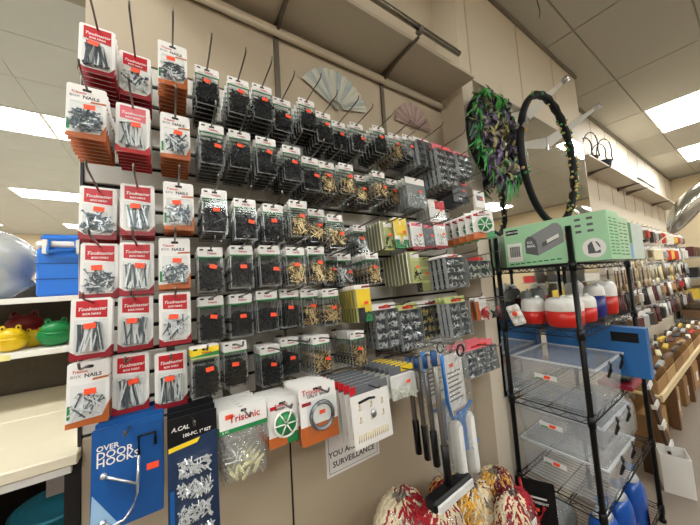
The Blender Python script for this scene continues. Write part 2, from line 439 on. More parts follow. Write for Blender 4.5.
# --- far shelf beyond the pillar
t = thing('overhead_shelf', 'wall shelf with two basket planters far along the aisle', 'shelf', (3.9, 1.05, HC + 1.205))
MB().bbox((-0.1, -0.10, 0), (5.6, 0.129, 0.02), 0.002, Mshelf).build('board', t)
for x in (0.55, 1.9, 2.4, 4.2):
    br = MB(); br.prism([(0.128, -0.003), (-0.12, -0.003), (-0.12, -0.012), (0.0, -0.025), (0.128, -0.06)], -0.008, 0.008, Mdm, X=Matrix.Translation((x, 0, 0)) @ Matrix(((0,1,0,0),(1,0,0,0),(0,0,1,0),(0,0,0,1))))
    br.build('bracket', t)
MB().tube([(1.7, -0.14, 0.03), (2.7, -0.14, 0.03)], 0.014, M_STEEL, 10).build('hanging_rail', t)
for k, (dx, r, h, lb) in enumerate(((0.28, 0.10, 0.07, 'brown basket with tall wire hoop handles on the far shelf'), (0.80, 0.10, 0.13, 'dark blue pot with tall wire hoop handles on the far shelf'))):
    q = thing('basket_planter', lb, 'basket', (3.9 + dx, 1.06, HC + 1.2255), (0, 0, R(65)), group='baskets on the far shelf')
    MB().lathe([(r*0.75, 0), (r*0.95, h*0.9), (r, h), (r*0.9, h), (r*0.7, 0.01)], mat(('basket_brown','pot_blue')[k], (rgb(70,46,40), rgb(38,48,70))[k], 0.5), 16).build('pot', q)
    for s_ in (0, 1):
        pts = [(r*1.25*math.cos(a)*math.sin(a)**.25 if 0 < a < PI - 1e-6 else r*.95*math.cos(a), (s_ - 0.5)*0.09, h*0.8 + math.sin(a)*(0.33 - 0.07*s_)) for a in [PI*i/14 for i in range(15)]]
        MB().tube(pts, 0.006, mat('dark_wire', rgb(40, 30, 28), 0.4), 6).build('handle', q)
# --- mirror on the pillar
mm = bpy.data.materials.new('mirror'); mm.use_nodes = True
bs = mm.node_tree.nodes['Principled BSDF']; bs.inputs['Metallic'].default_value = 1; bs.inputs['Roughness'].default_value = 0.03
nz = mm.node_tree.nodes.new('ShaderNodeTexNoise'); nz.inputs['Scale'].default_value = 6
cr = mm.node_tree.nodes.new('ShaderNodeMix'); cr.data_type = 'RGBA'; cr.inputs['A'].default_value = (0.78, 0.78, 0.75, 1); cr.inputs['B'].default_value = (0.84, 0.84, 0.82, 1)
mm.node_tree.links.new(nz.outputs['Fac'], cr.inputs['Factor']); mm.node_tree.links.new(cr.outputs['Result'], bs.inputs['Base Color'])
t = thing('wall_mirror', 'large wall mirror behind the wreath and hoops reflecting ceiling lights', 'mirror', (2.7, PY, HC - 0.2))
MB().box((-1.0, -0.008, -.55), (0.97, -0.003, 1.49), mm).build('glass', t)
ed = MB()
ed.box((-1.004, -0.010, -0.554), (0.974, -0.001, -0.5505), M_STEEL); ed.box((-1.004, -0.010, 1.4905), (0.974, -0.001, 1.494), M_STEEL)
ed.build('edge_strip', t)

# ================================================================== hanging packs on the slat wall
def nails_mesh(kind, w, h, d, m, seed):
    """loose nails / screws lying in a blister of w x h x d; origin at its bottom centre, front at -y"""
    rnd = random.Random(seed); b = MB()
    pal = m if isinstance(m, tuple) else (m,)
    def stick(c, ang, L, r, head, tilt=0.0):
        m = pal[rnd.randrange(len(pal))]
        X = Matrix.Translation(c) @ Matrix.Rotation(ang, 4, 'Y') @ Matrix.Rotation(tilt, 4, 'X')
        b.add([(-r,-r,-L/2),(r,-r,-L/2),(r,r,-L/2),(-r,r,-L/2),(-r,-r,L/2),(r,-r,L/2),(r,r,L/2),(-r,r,L/2)],
              [(0,1,5,4),(1,2,6,5),(2,3,7,6),(3,0,4,7),(4,5,6,7),(0,3,2,1)], m, X=X)
        hh = head
        b.add([(-hh,-hh,L/2),(hh,-hh,L/2),(hh,hh,L/2),(-hh,hh,L/2),(-hh,-hh,L/2+.0012),(hh,-hh,L/2+.0012),(hh,hh,L/2+.0012),(-hh,hh,L/2+.0012)],
              [(0,1,5,4),(1,2,6,5),(2,3,7,6),(3,0,4,7),(4,5,6,7),(0,3,2,1)], m, X=X)
    if kind == 'long':
        for i in range(22):
            L = h * rnd.uniform(0.8, 0.92); a = rnd.gauss(0, 0.16) + (PI if rnd.random() < 0.25 else 0)
            x = rnd.uniform(-w/2 + 0.006, w/2 - 0.006)
            x = max(-w/2 + abs(math.sin(a))*L/2 + .003, min(w/2 - abs(math.sin(a))*L/2 - .003, x))
            stick((x, -rnd.uniform(0.003, d - 0.003), h*0.48 + rnd.uniform(-.004, .002)), a, L, 0.0017, 0.0035)
    elif kind == 'mid':
        for i in range(38):
            L = h * rnd.uniform(0.42, 0.55); a = rnd.uniform(-1.2, 1.2)
            x = rnd.uniform(-w/2, w/2) * 0.7; z = rnd.uniform(0.2, 0.62) * h
            stick((x, -rnd.uniform(0.003, d - 0.003), z), a, L, 0.0014, 0.003)
    else:
        for i in range(72):
            L = h * rnd.uniform(0.2, 0.34); a = rnd.uniform(0, 2*PI)
            x = rnd.uniform(-w/2, w/2) * 0.86; z = (0.08 + 0.62 * rnd.random()) * h
            stick((x, -rnd.uniform(0.004, d - 0.004), z), a, L, 0.0013, 0.0027, rnd.uniform(-.15, .15))
    return b.mesh('contents')
CW, CH = 0.076, 0.146
def nail_proto(style, kind, seed):
    """parts in pack space: origin at the top centre of the card, facing -y"""
    P = []
    c = MB(); c.prism(rrect(-CW/2, CW/2, -CH, 0, 0.004), -0.0008, 0.0004, M_CARD)
    c.prism(rrect(-0.009, 0.009, -0.016, -0.009, 0.002), -0.00095, -0.0008, M_DIM)
    P.append(('card', c.mesh('card')))
    if style in ('red', 'pink'):
        mr = M_RED if style == 'red' else M_PINK
        q = MB(); q.prism([(-0.029, -0.044), (0.029, -0.050), (0.029, -0.006), (-0.029, -0.006)], -0.0012, -0.0008, mr)
        P.append(('header_print', q.mesh('header_print')))
        q = MB(); text_at(q, 'Toolmaster', 0.0115, M_CARD, 0, -0.0014, -0.027, shear=0.35, bold=0.0002); text_at(q, 'BOX NAILS', 0.0068, M_CARD, 0, -0.0014, -0.039, bold=0.0002)
        P.append(('lettering', q.mesh('lettering')))
        q = MB(); q.prism([(-CW/2, -CH), (CW/2, -CH), (CW/2, -CH + 0.028), (CW/2 - 0.012, -CH + 0.012), (-CW/2 + 0.012, -CH + 0.012), (-CW/2, -CH + 0.022)], -0.0012, -0.0008, M_DRED if style == 'red' else M_RED)
        P.append(('base_print', q.mesh('base_print')))
        q = MB(); q.prism([(-CW/2, -CH), (CW/2, -CH), (CW/2, -CH + 0.028), (-CW/2, -CH + 0.022)], 0.0004, 0.0009, M_DRED); P.append(('back_print', q.mesh('back_print')))
    else:
        q = MB(); text_at(q, 'Trisonic', 0.0085, M_RED, -0.016, -0.001, -0.022, shear=0.2, bold=0.0002); text_at(q, 'BOX', 0.009, M_GREYP, -0.023, -0.001, -0.033); text_at(q, 'NAILS', 0.012, M_INK, 0.008, -0.001, -0.033, bold=0.0003)
        P.append(('lettering', q.mesh('lettering')))
        q = MB(); q.prism([(-CW/2, -CH), (CW/2, -CH), (CW/2, -CH + 0.045), (-CW/2, -CH + 0.02)], 0.0004, 0.0009, M_ORANGE); P.append(('back_print', q.mesh('back_print')))
        q = MB(); q.prism(rrect(-CW/2 + .002, -CW/2 + .007, -CH + .02, -CH + .05, .001), -0.0012, -0.0008, M_GREEN); P.append(('green_mark', q.mesh('green_mark')))
        q = MB(); q.prism([(0.006, -0.046), (CW/2 - 0.001, -0.044), (CW/2 - 0.001, -0.039), (0.008, -0.041)], -0.0012, -0.0008, M_ORANGE); P.append(('flash_print', q.mesh('flash_print')))
        q = MB(); q.prism([(-CW/2, -CH), (CW/2, -CH), (CW/2, -CH + 0.045), (CW/2 - 0.012, -CH + 0.016), (-CW/2, -CH + 0.012)], -0.0012, -0.0008, M_ORANGE)
        P.append(('base_print', q.mesh('base_print')))
    bw, bh, bd = 0.062, 0.080, 0.015
    zb = -CH + 0.014
    q = MB(); q.frust((-bw/2, -0.001 - bd, zb), (bw/2, -0.001, zb + bh), 0.004, M_BLIS)
    P.append(('blister', q.mesh('blister')))
    cm = {'long': (M_NAIL, M_NAILD), 'mid': (M_NAIL, M_NAIL, M_NAILD), 'short': (M_NAIL, M_NAILD, M_NAILD)}[kind]  # light and dark nails mixed to paint bright streaks and dark gaps
    nm = nails_mesh(kind, bw - 0.006, bh - 0.006, bd - 0.002, cm, seed); nm.transform(Matrix.Translation((0, -0.001, zb + 0.002)))
    P.append(('nails', nm))
    q = MB(); sx = random.Random(seed).uniform(-0.008, 0.008); X = Matrix.Translation((sx, 0, zb + bh - 0.016)) @ Matrix.Rotation(random.Random(seed+5).uniform(-.12, .12), 4, 'Y')
    q.prism([(-0.011, -0.0065), (0.011, -0.0065), (0.011, 0.0065), (-0.011, 0.0065)], -0.0172, -0.0164, M_STICK, X=X)
    P.append(('price_sticker', q.mesh('price_sticker')))
    return P
SW, SH = 0.071, 0.138
def screw_proto(col, kind, seed, head='white', W=SW, H=SH):
    P = []
    hh = 0.030
    hm = M_CARD
    q = MB(); q.prism(rrect(-W/2, W/2, -hh, 0, 0.003), -0.0008, 0.0004, hm)
    if head == 'yellow':
        q.prism([(-W/2, -hh), (W/2, -hh), (W/2, -0.003), (-W/2, -0.008)], -0.0010, -0.0008, M_YELLOW)
        q.prism([(-W/2, -hh), (W/2, -hh), (W/2, -hh + .012), (-W/2, -hh + .003)], -0.0012, -0.001, M_GREEN)
    q.prism(rrect(-0.008, 0.008, -0.013, -0.007, 0.002), -0.0013, -0.0008, M_DIM)
    P.append(('header_card', q.mesh('header_card')))
    q = MB(); text_at(q, 'Trisonic', 0.008, M_RED if head == 'white' else M_DRED, 0.004, -0.0015, -0.020, bold=0.0002)
    q.prism([(-W/2 + .006, -0.011), (-W/2 + .016, -0.011), (-W/2 + .016, -0.006), (-W/2 + .006, -0.006)], -0.0012, -0.0008, M_INK)
    P.append(('lettering', q.mesh('lettering')))
    q = MB(); q.box((-W/2, -0.0014, -hh - 0.004), (W/2, 0.0004, -hh), M_GREEN if head == 'white' else M_LGREEN)
    P.append(('green_strip', q.mesh('green_strip')))
    q = MB(); q.frust((-W/2 + 0.003, -0.020, -H + 0.003), (W/2 - 0.003, 0.0, -hh - 0.004), 0.005, M_SHELL)
    P.append(('clamshell', q.mesh('clamshell')))
    q = MB(); t = 0.0035
    for a, b in (((-W/2, -H), (-W/2 + t, -hh)), ((W/2 - t, -H), (W/2, -hh)), ((-W/2 + t, -H), (W/2 - t, -H + t))):
        q.box((a[0], -0.001, a[1]), (b[0], 0.0008, b[1]), M_RIM)
    P.append(('rim', q.mesh('rim')))
    m = {'black': (M_SCREWB, M_SCREWB, M_SCREWB, M_BLK2), 'brass': (M_SCREWG, M_SCREWG, M_BRN), 'zinc': (M_SCREWS, M_SCREWS, M_NAVYG)}[col]  # paler and darker screws mixed, glints and gaps painted in
    q = nails_mesh(kind, W - 0.014, H - hh - 0.016, 0.016, m, seed); q.transform(Matrix.Translation((0, -0.002, -H + 0.006)))
    P.append(('screws', q))
    q = MB(); q.box((-W/2 + 0.006, -0.003, -H + 0.006), (W/2 - 0.006, -0.001, -H + (0.075 if col == 'black' else 0.05)), M_DIM)  # dark slab painting the shade behind the screw pile, no real tray
    P.append(('inner_plate', q.mesh('inner_plate')))
    rn = random.Random(seed + 3)
    q = MB(); X = Matrix.Translation((rn.uniform(-.006, .014), 0, -H + 0.066 + rn.uniform(-.012, .012))) @ Matrix.Rotation(rn.uniform(-.15, .2), 4, 'Y')
    q.prism([(-0.010, -0.0058), (0.010, -0.0058), (0.010, 0.0058), (-0.010, 0.0058)], -0.0215, -0.0205, M_STICK, X=X)
    P.append(('price_sticker', q.mesh('price_sticker')))
    return P
STUFFN = {'nails', 'screws', 'bits'}
PRINTS = {'lettering', 'header_print', 'base_print', 'print', 'back_print', 'flash_print', 'green_mark', 'green_strip'}
FRONT_ONLY = {'lettering', 'price_sticker'}
def put_pack(P, name, label, cat, loc, rot, group, behind=False):
    t = thing(name, label, cat, loc, rot, group)
    made = {}
    for n, me in sorted(P, key=lambda q: (q[0] in PRINTS) + 2*(q[0] == 'price_sticker')):
        if behind and n in FRONT_ONLY: continue
        host = t
        if n in PRINTS: host = made.get('card') or made.get('header_card') or t
        elif n == 'price_sticker': host = made.get('blister') or made.get('clamshell') or made.get('bag') or made.get('card') or t
        o = link(n, me, host)
        made.setdefault(n, o)
        if n in STUFFN: o['kind'] = 'stuff'
    return t
HOOKN = 0
HT = R(5.0)                                       # hooks rise a little towards the shopper
def hook(X, Zh, Yh, label, tip=0.82, wall=WY):
    """wire hook through the point (X, Yh, Zh)"""
    t = math.tan(HT)
    zt = lambda y: (Yh - y) * t
    pts = [(0, wall - 0.001 - Yh, zt(wall)), (0, tip - Yh + 0.012, zt(tip)), (0, tip - Yh, zt(tip) + 0.004), (0, tip - Yh - 0.006, zt(tip) + 0.016)]
    o = thing('display_hook', label, 'hook', (X, Yh, Zh), group='wire hooks in the slat wall')
    MB().tube(pts, 0.0026, M_HOOK, 6).build('wire', o)
    MB().box((-0.012, wall - 0.003 - Yh, zt(wall) - 0.022), (0.012, wall - 0.0004 - Yh, zt(wall) + 0.014), M_HOOK).build('back_plate', o)
    return o

# row, col, px of the top left and top right corner of the front card, style, how many hang behind it, front distance
NT = [
('r1','c1',81.1,21.7,115,33.6,'red','long',7,.96),('r1','c2',121.4,50,149.3,59.3,'red','mid',6,1.0),('r1','c3',158,40,187,48.5,'white','short',8,.95),
('r2','c1',68.9,83.6,106,90,'white','short',7,.92),('r2','c2',116.4,104.6,150,107,'pink','long',6,.95),('r2','c3',161,112,189.3,118,'white','mid',7,.96),
('r3','c1',81.4,185.4,116.4,189.3,'red','short',3,.98),('r3','c2',121.4,184,154.3,186,'red','long',3,.95),('r3','c3',163.3,181.4,193.6,184.3,'white','short',3,.94),
('r4','c1',82.9,242.9,117.9,244,'red','short',2,.97),('r4','c2',120.7,242,153.6,243,'red','long',2,.96),('r4','c3',158.6,238,190.7,239,'white','short',3,.94),
('r5','c1',72.9,299,112,297,'red','long',2,.93),('r5','c2',119,295.7,152.9,295,'red','long',2,.96),('r5','c3',159,293,191,292,'red','mid',2,.94),
('r6','c1',69.4,364,109,358,'white','mid',2,.93),('r6','c2',114.3,355,148.6,353.6,'red','long',2,.96),('r6','c3',155,353.6,187,350.7,'red','long',2,.95),
]
NPROT = {}
NCOL = {'c1': 'left nail column', 'c2': 'middle nail column', 'c3': 'right nail column'}
NST = {'red': 'red-headed white card of nails', 'pink': 'faded red-headed card of long nails', 'white': 'white nail card with orange base'}
for i, (r, c, xl, yl, xr, yr, st, kind, nb, Yf) in enumerate(NT):
    P = nail_proto(st, kind, 100 + i)
    p = atY((xl + xr) / 2, (yl + yr) / 2, Yf)
    t_ = math.tan(HT)
    hk = hook(p.x, p.z - 0.0105, Yf, 'metal wire hook carrying nail cards, %s, %s' % (NCOL[c], ROWN[r]), tip=min(.84, Yf - 0.07))
    for k in range(nb + 1):
        dy = k * 0.0192
        if Yf + dy > WY - 0.03: break
        lb = ('%s, front of %s, %s' % (NST[st], NCOL[c], ROWN[r])) if k == 0 else ('%s, %s behind the front, %s, %s' % (NST[st], ORD[k - 1], NCOL[c], ROWN[r]))
        put_pack(P, 'nail_pack', lb, 'nail pack', (p.x + random.uniform(-.0015, .0015) * (k > 0), Yf + dy, p.z - dy * t_), (-HT, 0, random.uniform(-.03, .03)),
                 'nail packs' if k == 0 else 'nail packs behind, %s %s' % (c, r), behind=k > 0)
# screw packs
ST = [
('r1',195,62,218.6,73.6,'black',6,.96),('r1',227,74,248.6,83.6,'black',6,.96),('r1',252,82,271.4,89,'black',6,.96),('r1',272,95,290.7,103,'black',6,.97),('r1',298,96.4,314,103,'black',6,.97),('r1',314,109,331,116,'black',6,.96),('r1',331,119,345,125,'black',5,1.0),('r1',349,120,363,127,'black',6,.96),('r1',371,123,385,130,'black',6,.95),('r1',387,131,400,137,'brass',5,.96),('r1',401,133,413,138,'zinc',5,.96),
('r2',198.6,122,224.3,127,'black',6,.94),('r2',228.6,128.6,250,133.6,'black',6,.96),('r2',255,135,275.7,140.7,'black',6,.94),('r2',281.4,143.6,300.7,149.3,'black',6,.94),('r2',301.4,155.7,317.9,159.3,'black',6,.96),('r2',318.6,160,333.6,164.3,'brass',6,.96),('r2',337.9,162,352.9,165.7,'brass',6,.94),('r2',354,174,366,177,'brass',5,1.0),('r2',371.4,169,384.3,174.3,'brass',6,.95),('r2',386,178,397,181.4,'brass',5,1.0),('r2',397,178.6,408,183,'zinc',5,1.0),
('r3',201,188.6,227.6,190.7,'black',5,.93),('r3',232.9,197.9,256,200,'black',5,.93),('r3',261.4,202.9,282.9,205.7,'black',5,.94),('r3',287.9,199,307,202,'brass',5,.93),('r3',308.6,208.6,322.9,210,'brass',4,.99),('r3',325.7,213.6,342.9,215.7,'brass',5,.94),('r3',352.9,224,365,226.4,'zinc',3,1.02),
('r4',197,247,223,247.6,'black',3,.95),('r4',229,245.3,252.6,246,'black',4,.94),('r4',257.9,245.3,280,246,'black',4,.93),('r4',284,246.7,305,247.6,'brass',4,.93),('r4',306,246,324.3,247,'brass',4,.94),('r4',325,253,336,254,'brass',2,1.04),('r4',336.4,253,350,254,'zinc',3,1.0),('r4',364,251.4,378,253,'brass',6,.93),
('r5',198.6,296.4,222.9,295.7,'black',3,.97),('r5',229,294,252,293.6,'black',3,.96),('r5',255.7,290.7,276.9,290,'black',3,.95),('r5',279.3,289.3,297.9,288.6,'black',3,.97),('r5',300,289.3,317,288.6,'brass',3,.97),('r5',320.7,289.3,338.6,288,'brass',3,.94),
('r6',190,347,220,344,'blackY',3,.90),('r6',222.9,342,246.4,340.7,'black',3,.96),('r6',260.7,346.4,278.6,343.6,'black',5,1.0),('r6',281.4,338.6,297,336.4,'black',3,1.02),('r6',312,336.4,328.6,334.3,'brass',6,.95),('r6',349,331.4,364,330.7,'brass',6,.95),
]
SPROT = {}
for c_ in ('black', 'brass', 'zinc'):
    SPROT[c_] = [screw_proto(c_, k, s) for k, s in (('short', 11), ('short', 12), ('mid', 13), ('short', 14))]
SPROT['blackY'] = [screw_proto('black', 'short', 21, head='yellow')]
cnt = {}
SNM = {'black': 'black screw clamshell', 'brass': 'brass-coloured screw clamshell', 'zinc': 'silver screw clamshell', 'blackY': 'yellow-headed brown screw clamshell'}
for i, (r, xl, yl, xr, yr, col, nb, Yf) in enumerate(ST):
    ci = cnt.get(r, 0); cnt[r] = ci + 1
    pl = SPROT[col]; P = pl[(i * 7) % len(pl)]
    p = atY((xl + xr) / 2, (yl + yr) / 2, Yf)
    t_ = math.tan(HT)
    where = '%s from the nail cards, %s' % (ORD[ci], ROWN[r])
    hook(p.x, p.z - 0.009, Yf, 'thin wire hook carrying screw packs, %s' % where, tip=min(.84, Yf - 0.06))
    for k in range(nb + 1):
        dy = k * 0.0242
        if Yf + dy > WY - 0.03: break
        lb = '%s pack in front, %s' % (SNM[col], where) if k == 0 else '%s, %s behind the front, %s' % (SNM[col], ORD[k - 1], where)
        put_pack(P, 'screw_pack', lb, 'screw pack', (p.x + random.uniform(-.002, .002) * (k > 0), Yf + dy, p.z - dy * t_), (-HT, 0, random.uniform(-.05, .05) * (k > 0)),
                 'screw packs' if k == 0 else 'screw packs behind, %s' % where, behind=k > 0)

# ------------------------------------------------------------------ other packs to the right and below
def size_px(xl, yl, xr, yr, yb, Y):
    a = atY(xl, yl, Y); b = atY(xr, yr, Y); mx = (xl + xr) / 2
    c = (a + b) / 2; d = atY(mx + (yb - (yl + yr) / 2) * 0.06, yb, Y)
    return c, b.x - a.x, c.z - d.z
def bits(b, x0, x1, z0, z1, y, n, m, rnd, s=0.006):
    for _ in range(n):
        L = rnd.uniform(.6, 1.6) * s; r = s * 0.22
        X = Matrix.Translation((rnd.uniform(x0 + s*.6, x1 - s*.6), y - rnd.uniform(0, s), rnd.uniform(z0 + s*.3, (z0*.45 + z1*.55)))) @ Matrix.Rotation(rnd.uniform(0, PI), 4, 'Y') @ Matrix.Rotation(rnd.uniform(-.6, .6), 4, 'X')
        b.box((-r, -r, -L), (r, r, L), m, X=X)
def organizer(W, H, nx, nz, mbit, hcol, seed, d=0.022, hh=0.16, s=0.008, n=10, dark=True):
    """clear compartment pack under a header card"""
    rnd = random.Random(seed); P = []
    q = MB(); q.prism(rrect(-W/2, W/2, -H*hh, 0, 0.003), -0.0008, 0.0004, hcol); q.prism([(-W*.2, -H*hh*.85), (W*.3, -H*hh*.85), (W*.3, -H*hh*.45), (-W*.2, -H*hh*.45)], -0.0011, -0.0008, M_RED)
    P.append(('header_card', q.mesh('header_card')))
    q = MB(); q.frust((-W/2 + .002, -d, -H), (W/2 - .002, 0, -H*hh), 0.003, M_SHELL); P.append(('clamshell', q.mesh('clamshell')))
    q = MB(); q.box((-W/2 + .003, -0.001, -H + .001), (W/2 - .003, 0.0004, -H*hh), M_NAVYG if dark else M_GREYP); P.append(('back_tray', q.mesh('back_tray')))
    q = MB()
    for i in range(nx + 1):
        x = -W/2 + .003 + (W - .006) * i / nx; q.box((x - .0012, -d + .002, -H + .001), (x + .0012, -.001, -H*hh), M_RIM)
    for i in range(nz + 1):
        z = -H + .001 + (H*(1 - hh) - .002) * i / nz; q.box((-W/2 + .003, -d + .002, z - .0012), (W/2 - .003, -.001, z + .0012), M_RIM)
    P.append(('divider', q.mesh('divider')))
    q = MB()
    for i in range(nx):
        for j in range(nz):
            x0 = -W/2 + .003 + (W - .006) * i / nx; z0 = -H + (H*(1 - hh)) * j / nz
            bits(q, x0, x0 + (W - .006)/nx, z0, z0 + H*(1 - hh)/nz, -.006, n, mbit, rnd, s)
    P.append(('bits', q.mesh('bits')))
    q = MB(); q.prism([(-.011, -.0065), (.011, -.0065), (.011, .0065), (-.011, .0065)], -.0030, -.0012, M_STICK, X=Matrix.Translation((W*.12, 0, -H*hh*.5))); P.append(('price_sticker', q.mesh('price_sticker')))
    return P
def printed_card(W, H, base, blocks, seed=1, bl=None, mbit=None, nb=20, s=0.006, letter=()):
    """flat card with printed colour blocks (x0,x1,z0,z1 as fractions, material), optional blister with bits"""
    P = []
    q = MB(); q.prism(rrect(-W/2, W/2, -H, 0, min(W, H)*0.03), -0.0008, 0.0004, base); q.prism(rrect(-W*.12, W*.12, -.014, -.008, .002), -.001, -.0008, M_DIM); P.append(('card', q.mesh('card')))
    if blocks:
        for i, (x0, x1, z0, z1, mm_) in enumerate(blocks):
            q = MB(); q.prism([(-W/2 + W*x0, -H*z1), (-W/2 + W*x1, -H*z1), (-W/2 + W*x1, -H*z0), (-W/2 + W*x0, -H*z0)], -.0011 - .0002*i, -.0008, mm_); P.append(('print', q.mesh('print')))
    if letter:
        q = MB()
        for s_, size, x, z, mm_ in letter: text_at(q, s_, size, mm_, -W/2 + W*x, -.0026, -H*z, bold=0.0002)
        P.append(('lettering', q.mesh('lettering')))
    if bl:
        x0, x1, z0, z1, d = bl
        q = MB(); q.frust((-W/2 + W*x0, -d - .002, -H*z1), (-W/2 + W*x1, -.002, -H*z0), min(.004, W*.08), M_BLIS); P.append(('blister', q.mesh('blister')))
        if mbit:
            q = MB(); rnd = random.Random(seed)
            bits(q, -W/2 + W*x0, -W/2 + W*x1, -H*z1, -H*z0, -.003, nb, mbit, rnd, s); P.append(('bits', q.mesh('bits')))
    q = MB(); q.prism([(-.010, -.006), (.010, -.006), (.010, .006), (-.010, .006)], -.0036 - (bl[4] if bl else 0), -.0030 - (bl[4] if bl else 0), M_STICK, X=Matrix.Translation((W*.08, 0, -H*.5))); P.append(('price_sticker', q.mesh('price_sticker')))
    return P
def stack(name, cat, label, blabel, maker, px, Y, nb, pitch, yaw=0.0, hookit=True, sideways=0.0, tip=None, tilt=HT, dd=.018):
    c, W, H = size_px(*px, Y)
    P = maker(W, H); t_ = math.tan(tilt)
    if hookit: hook(c.x, c.z - 0.011, Y, 'wire hook of the ' + ' '.join(label.split()[:12]), tip=tip or max(Y - .12, .7))
    for k in range(nb + 1):
        if Y + dd + k*pitch > WY - .03: break
        put_pack(P, name, label if k == 0 else ' '.join(blabel.split()[:12]) + ', %s back' % ORD[k - 1], cat, (c.x, Y + dd + k*pitch, c.z - k*pitch*t_), (-tilt, 0, yaw), (cat + 's ' + label)[:60], behind=k > 0)
    return c, W, H
M_OLIVE = mat('olive_print', rgb(150, 152, 100), 0.45, var=0.15)
M_SILB = mat('silver_bits', rgb(236, 238, 240), 0.2, 0.45, var=0.1, scale=200)
M_GOLDB = mat('gold_bits', rgb(232, 206, 130), 0.28, 0.4, var=0.3, scale=200)
M_WBIT = mat('white_bits', rgb(226, 224, 210), 0.4, var=0.15, scale=200)
M_DBIT = mat('dark_bits', rgb(50, 52, 56), 0.4, 0.4)
# top right: clear organizers
stack('organizer_pack', 'organizer pack', 'grey compartment fastener pack, top row right of the screw packs', 'grey compartment pack behind another, top row', lambda W, H: organizer(W, H, 2, 4, M_DBIT, M_CARD, 1, dark=False), (415, 133, 431, 141, 168, ), .92, 5, .026)
stack('organizer_pack', 'organizer pack', 'tall clear compartment pack with red header, top row near the pillar', 'tall clear compartment pack behind another near the pillar', lambda W, H: organizer(W, H, 2, 5, M_SILB, M_PINK, 2), (434, 140, 453, 148, 186), .88, 5, .028)
stack('organizer_pack', 'organizer pack', 'last clear compartment pack of the top row, beside the wreath', 'clear compartment pack behind the one beside the wreath', lambda W, H: organizer(W, H, 2, 4, M_SILB, M_PINK, 3), (455, 149, 470, 154, 178), .86, 3, .028)
# second row right
stack('hook_pack', 'hook pack', 'white carded picture hook pack at the right end of the second row', 'white carded picture hook pack behind another', lambda W, H: printed_card(W, H, M_RIM, [(0, 1, .0, .22, M_CARD)], 5, (.05, .95, .26, .97, .014), M_SILB, 30), (407, 174, 426, 180, 207), .90, 4, .024)
stack('hook_pack', 'hook pack', 'small red-topped fastener pack under the tall clear organizer', 'small red-topped fastener pack behind another', lambda W, H: printed_card(W, H, M_CARD, [(.4, 1, .02, .4, M_RED)], 6, (.08, .92, .35, .95, .014), M_SCREWS, 14), (430, 198, 446, 201, 222), .9, 4, .022)
stack('hook_pack', 'hook pack', 'grey zipper-like fastener strip pack below the last organizer', 'grey fastener strip pack behind another', lambda W, H: printed_card(W, H, M_GREYP, [(0, 1, 0, .2, M_PINK)], 7, (.08, .92, .2, .95, .012), M_SCREWS, 18), (453, 179, 469, 181, 202), .9, 5, .022)
stack('tag_pack', 'tag', 'small white tag hanging by the pillar edge', 'tag', lambda W, H: printed_card(W, H, M_CARD, [(.2, .8, .3, .6, M_GREYP)], 8), (476, 190, 486, 190, 207), .84, 0, .02)
# third row right
stack('fastener_pack', 'fastener pack', 'lime green fastener card, third row', 'lime green fastener card behind the front one, third row', lambda W, H: printed_card(W, H, M_LGREEN, [(.06, .28, 0, 1, M_OLIVE), (0, .06, 0, 1, M_CARD), (.3, .95, .05, .2, M_CARD)], 9, (.3, .9, .3, .95, .012), M_DBIT, 16), (381, 220, 394, 221, 250), .94, 8, .022)
stack('scissor_pack', 'scissor pack', 'bright yellow blister pack beside the lime green cards', 'yellow blister pack behind the front yellow one', lambda W, H: printed_card(W, H, M_CARD, [(0, 1, .72, 1, M_GREEN), (.05, .45, .02, .6, M_YELLOW), (.55, .95, .02, .6, M_YELLOW), (.4, .6, .25, .8, M_YELLOW)], 10, (.2, .8, .5, .95, .012), M_WBIT, 10), (395, 217, 408, 217, 248), .92, 1, .022)
for k, (a, lb) in enumerate((((412, 221, 424, 222, 249), 'white blister card with red base right of the yellow pack, third row'), ((425, 224, 435, 224, 248), 'narrow grey blister card, second right of the yellow pack'), ((435.5, 221, 447, 221, 248), 'white blister card next to the twist wire packs'))):
    stack('hook_pack', 'hook pack', lb, 'blister card behind: ' + lb, lambda W, H: printed_card(W, H, (M_CARD, M_GREYP, M_CARD)[k], [(0, 1, .9, 1, M_DRED), (.1, .9, .02, .15, M_PINK)], 20 + k, (.1, .9, .2, .88, .012), (M_SCREWS, M_SILB, M_SCREWS)[k], 16), a, .9, 2, .022)
def twist(W, H):
    P = printed_card(W, H, M_CARD, [(0, 1, .78, 1, M_ORANGE), (.6, 1, .78, 1, M_GREEN), (.08, .3, .12, .2, M_RED)], 3, letter=(('Trisonic', W*.14, .45, .12, M_RED), ('GARDEN TWIST', W*.09, .55, .2, M_INK)))
    q = MB(); X = Matrix.Translation((W*.06, -.004, -H*.54)) @ Matrix.Rotation(PI/2, 4, 'X'); r = W*.40
    q.lathe([(r*.15, 0), (r*.85, 0), (r*.85, .006), (r*.15, .006)], M_GREEN, 20, X=X); P.append(('wire_spool', q.mesh('wire_spool')))
    q = MB(); ring = [(r*math.cos(a), r*math.sin(a), .004) for a in [2*PI*i/20 for i in range(20)]]
    q.tube(ring, r*.09, M_WHITE, 6, X=X, closed=True)
    for i in range(6):
        a = 2*PI*i/6; q.tube([(r*.1*math.cos(a), r*.1*math.sin(a), .008), (r*math.cos(a), r*math.sin(a), .008)], r*.06, M_WHITE, 5, X=X)
    P.append(('spool_wheel', q.mesh('spool_wheel')))
    return P
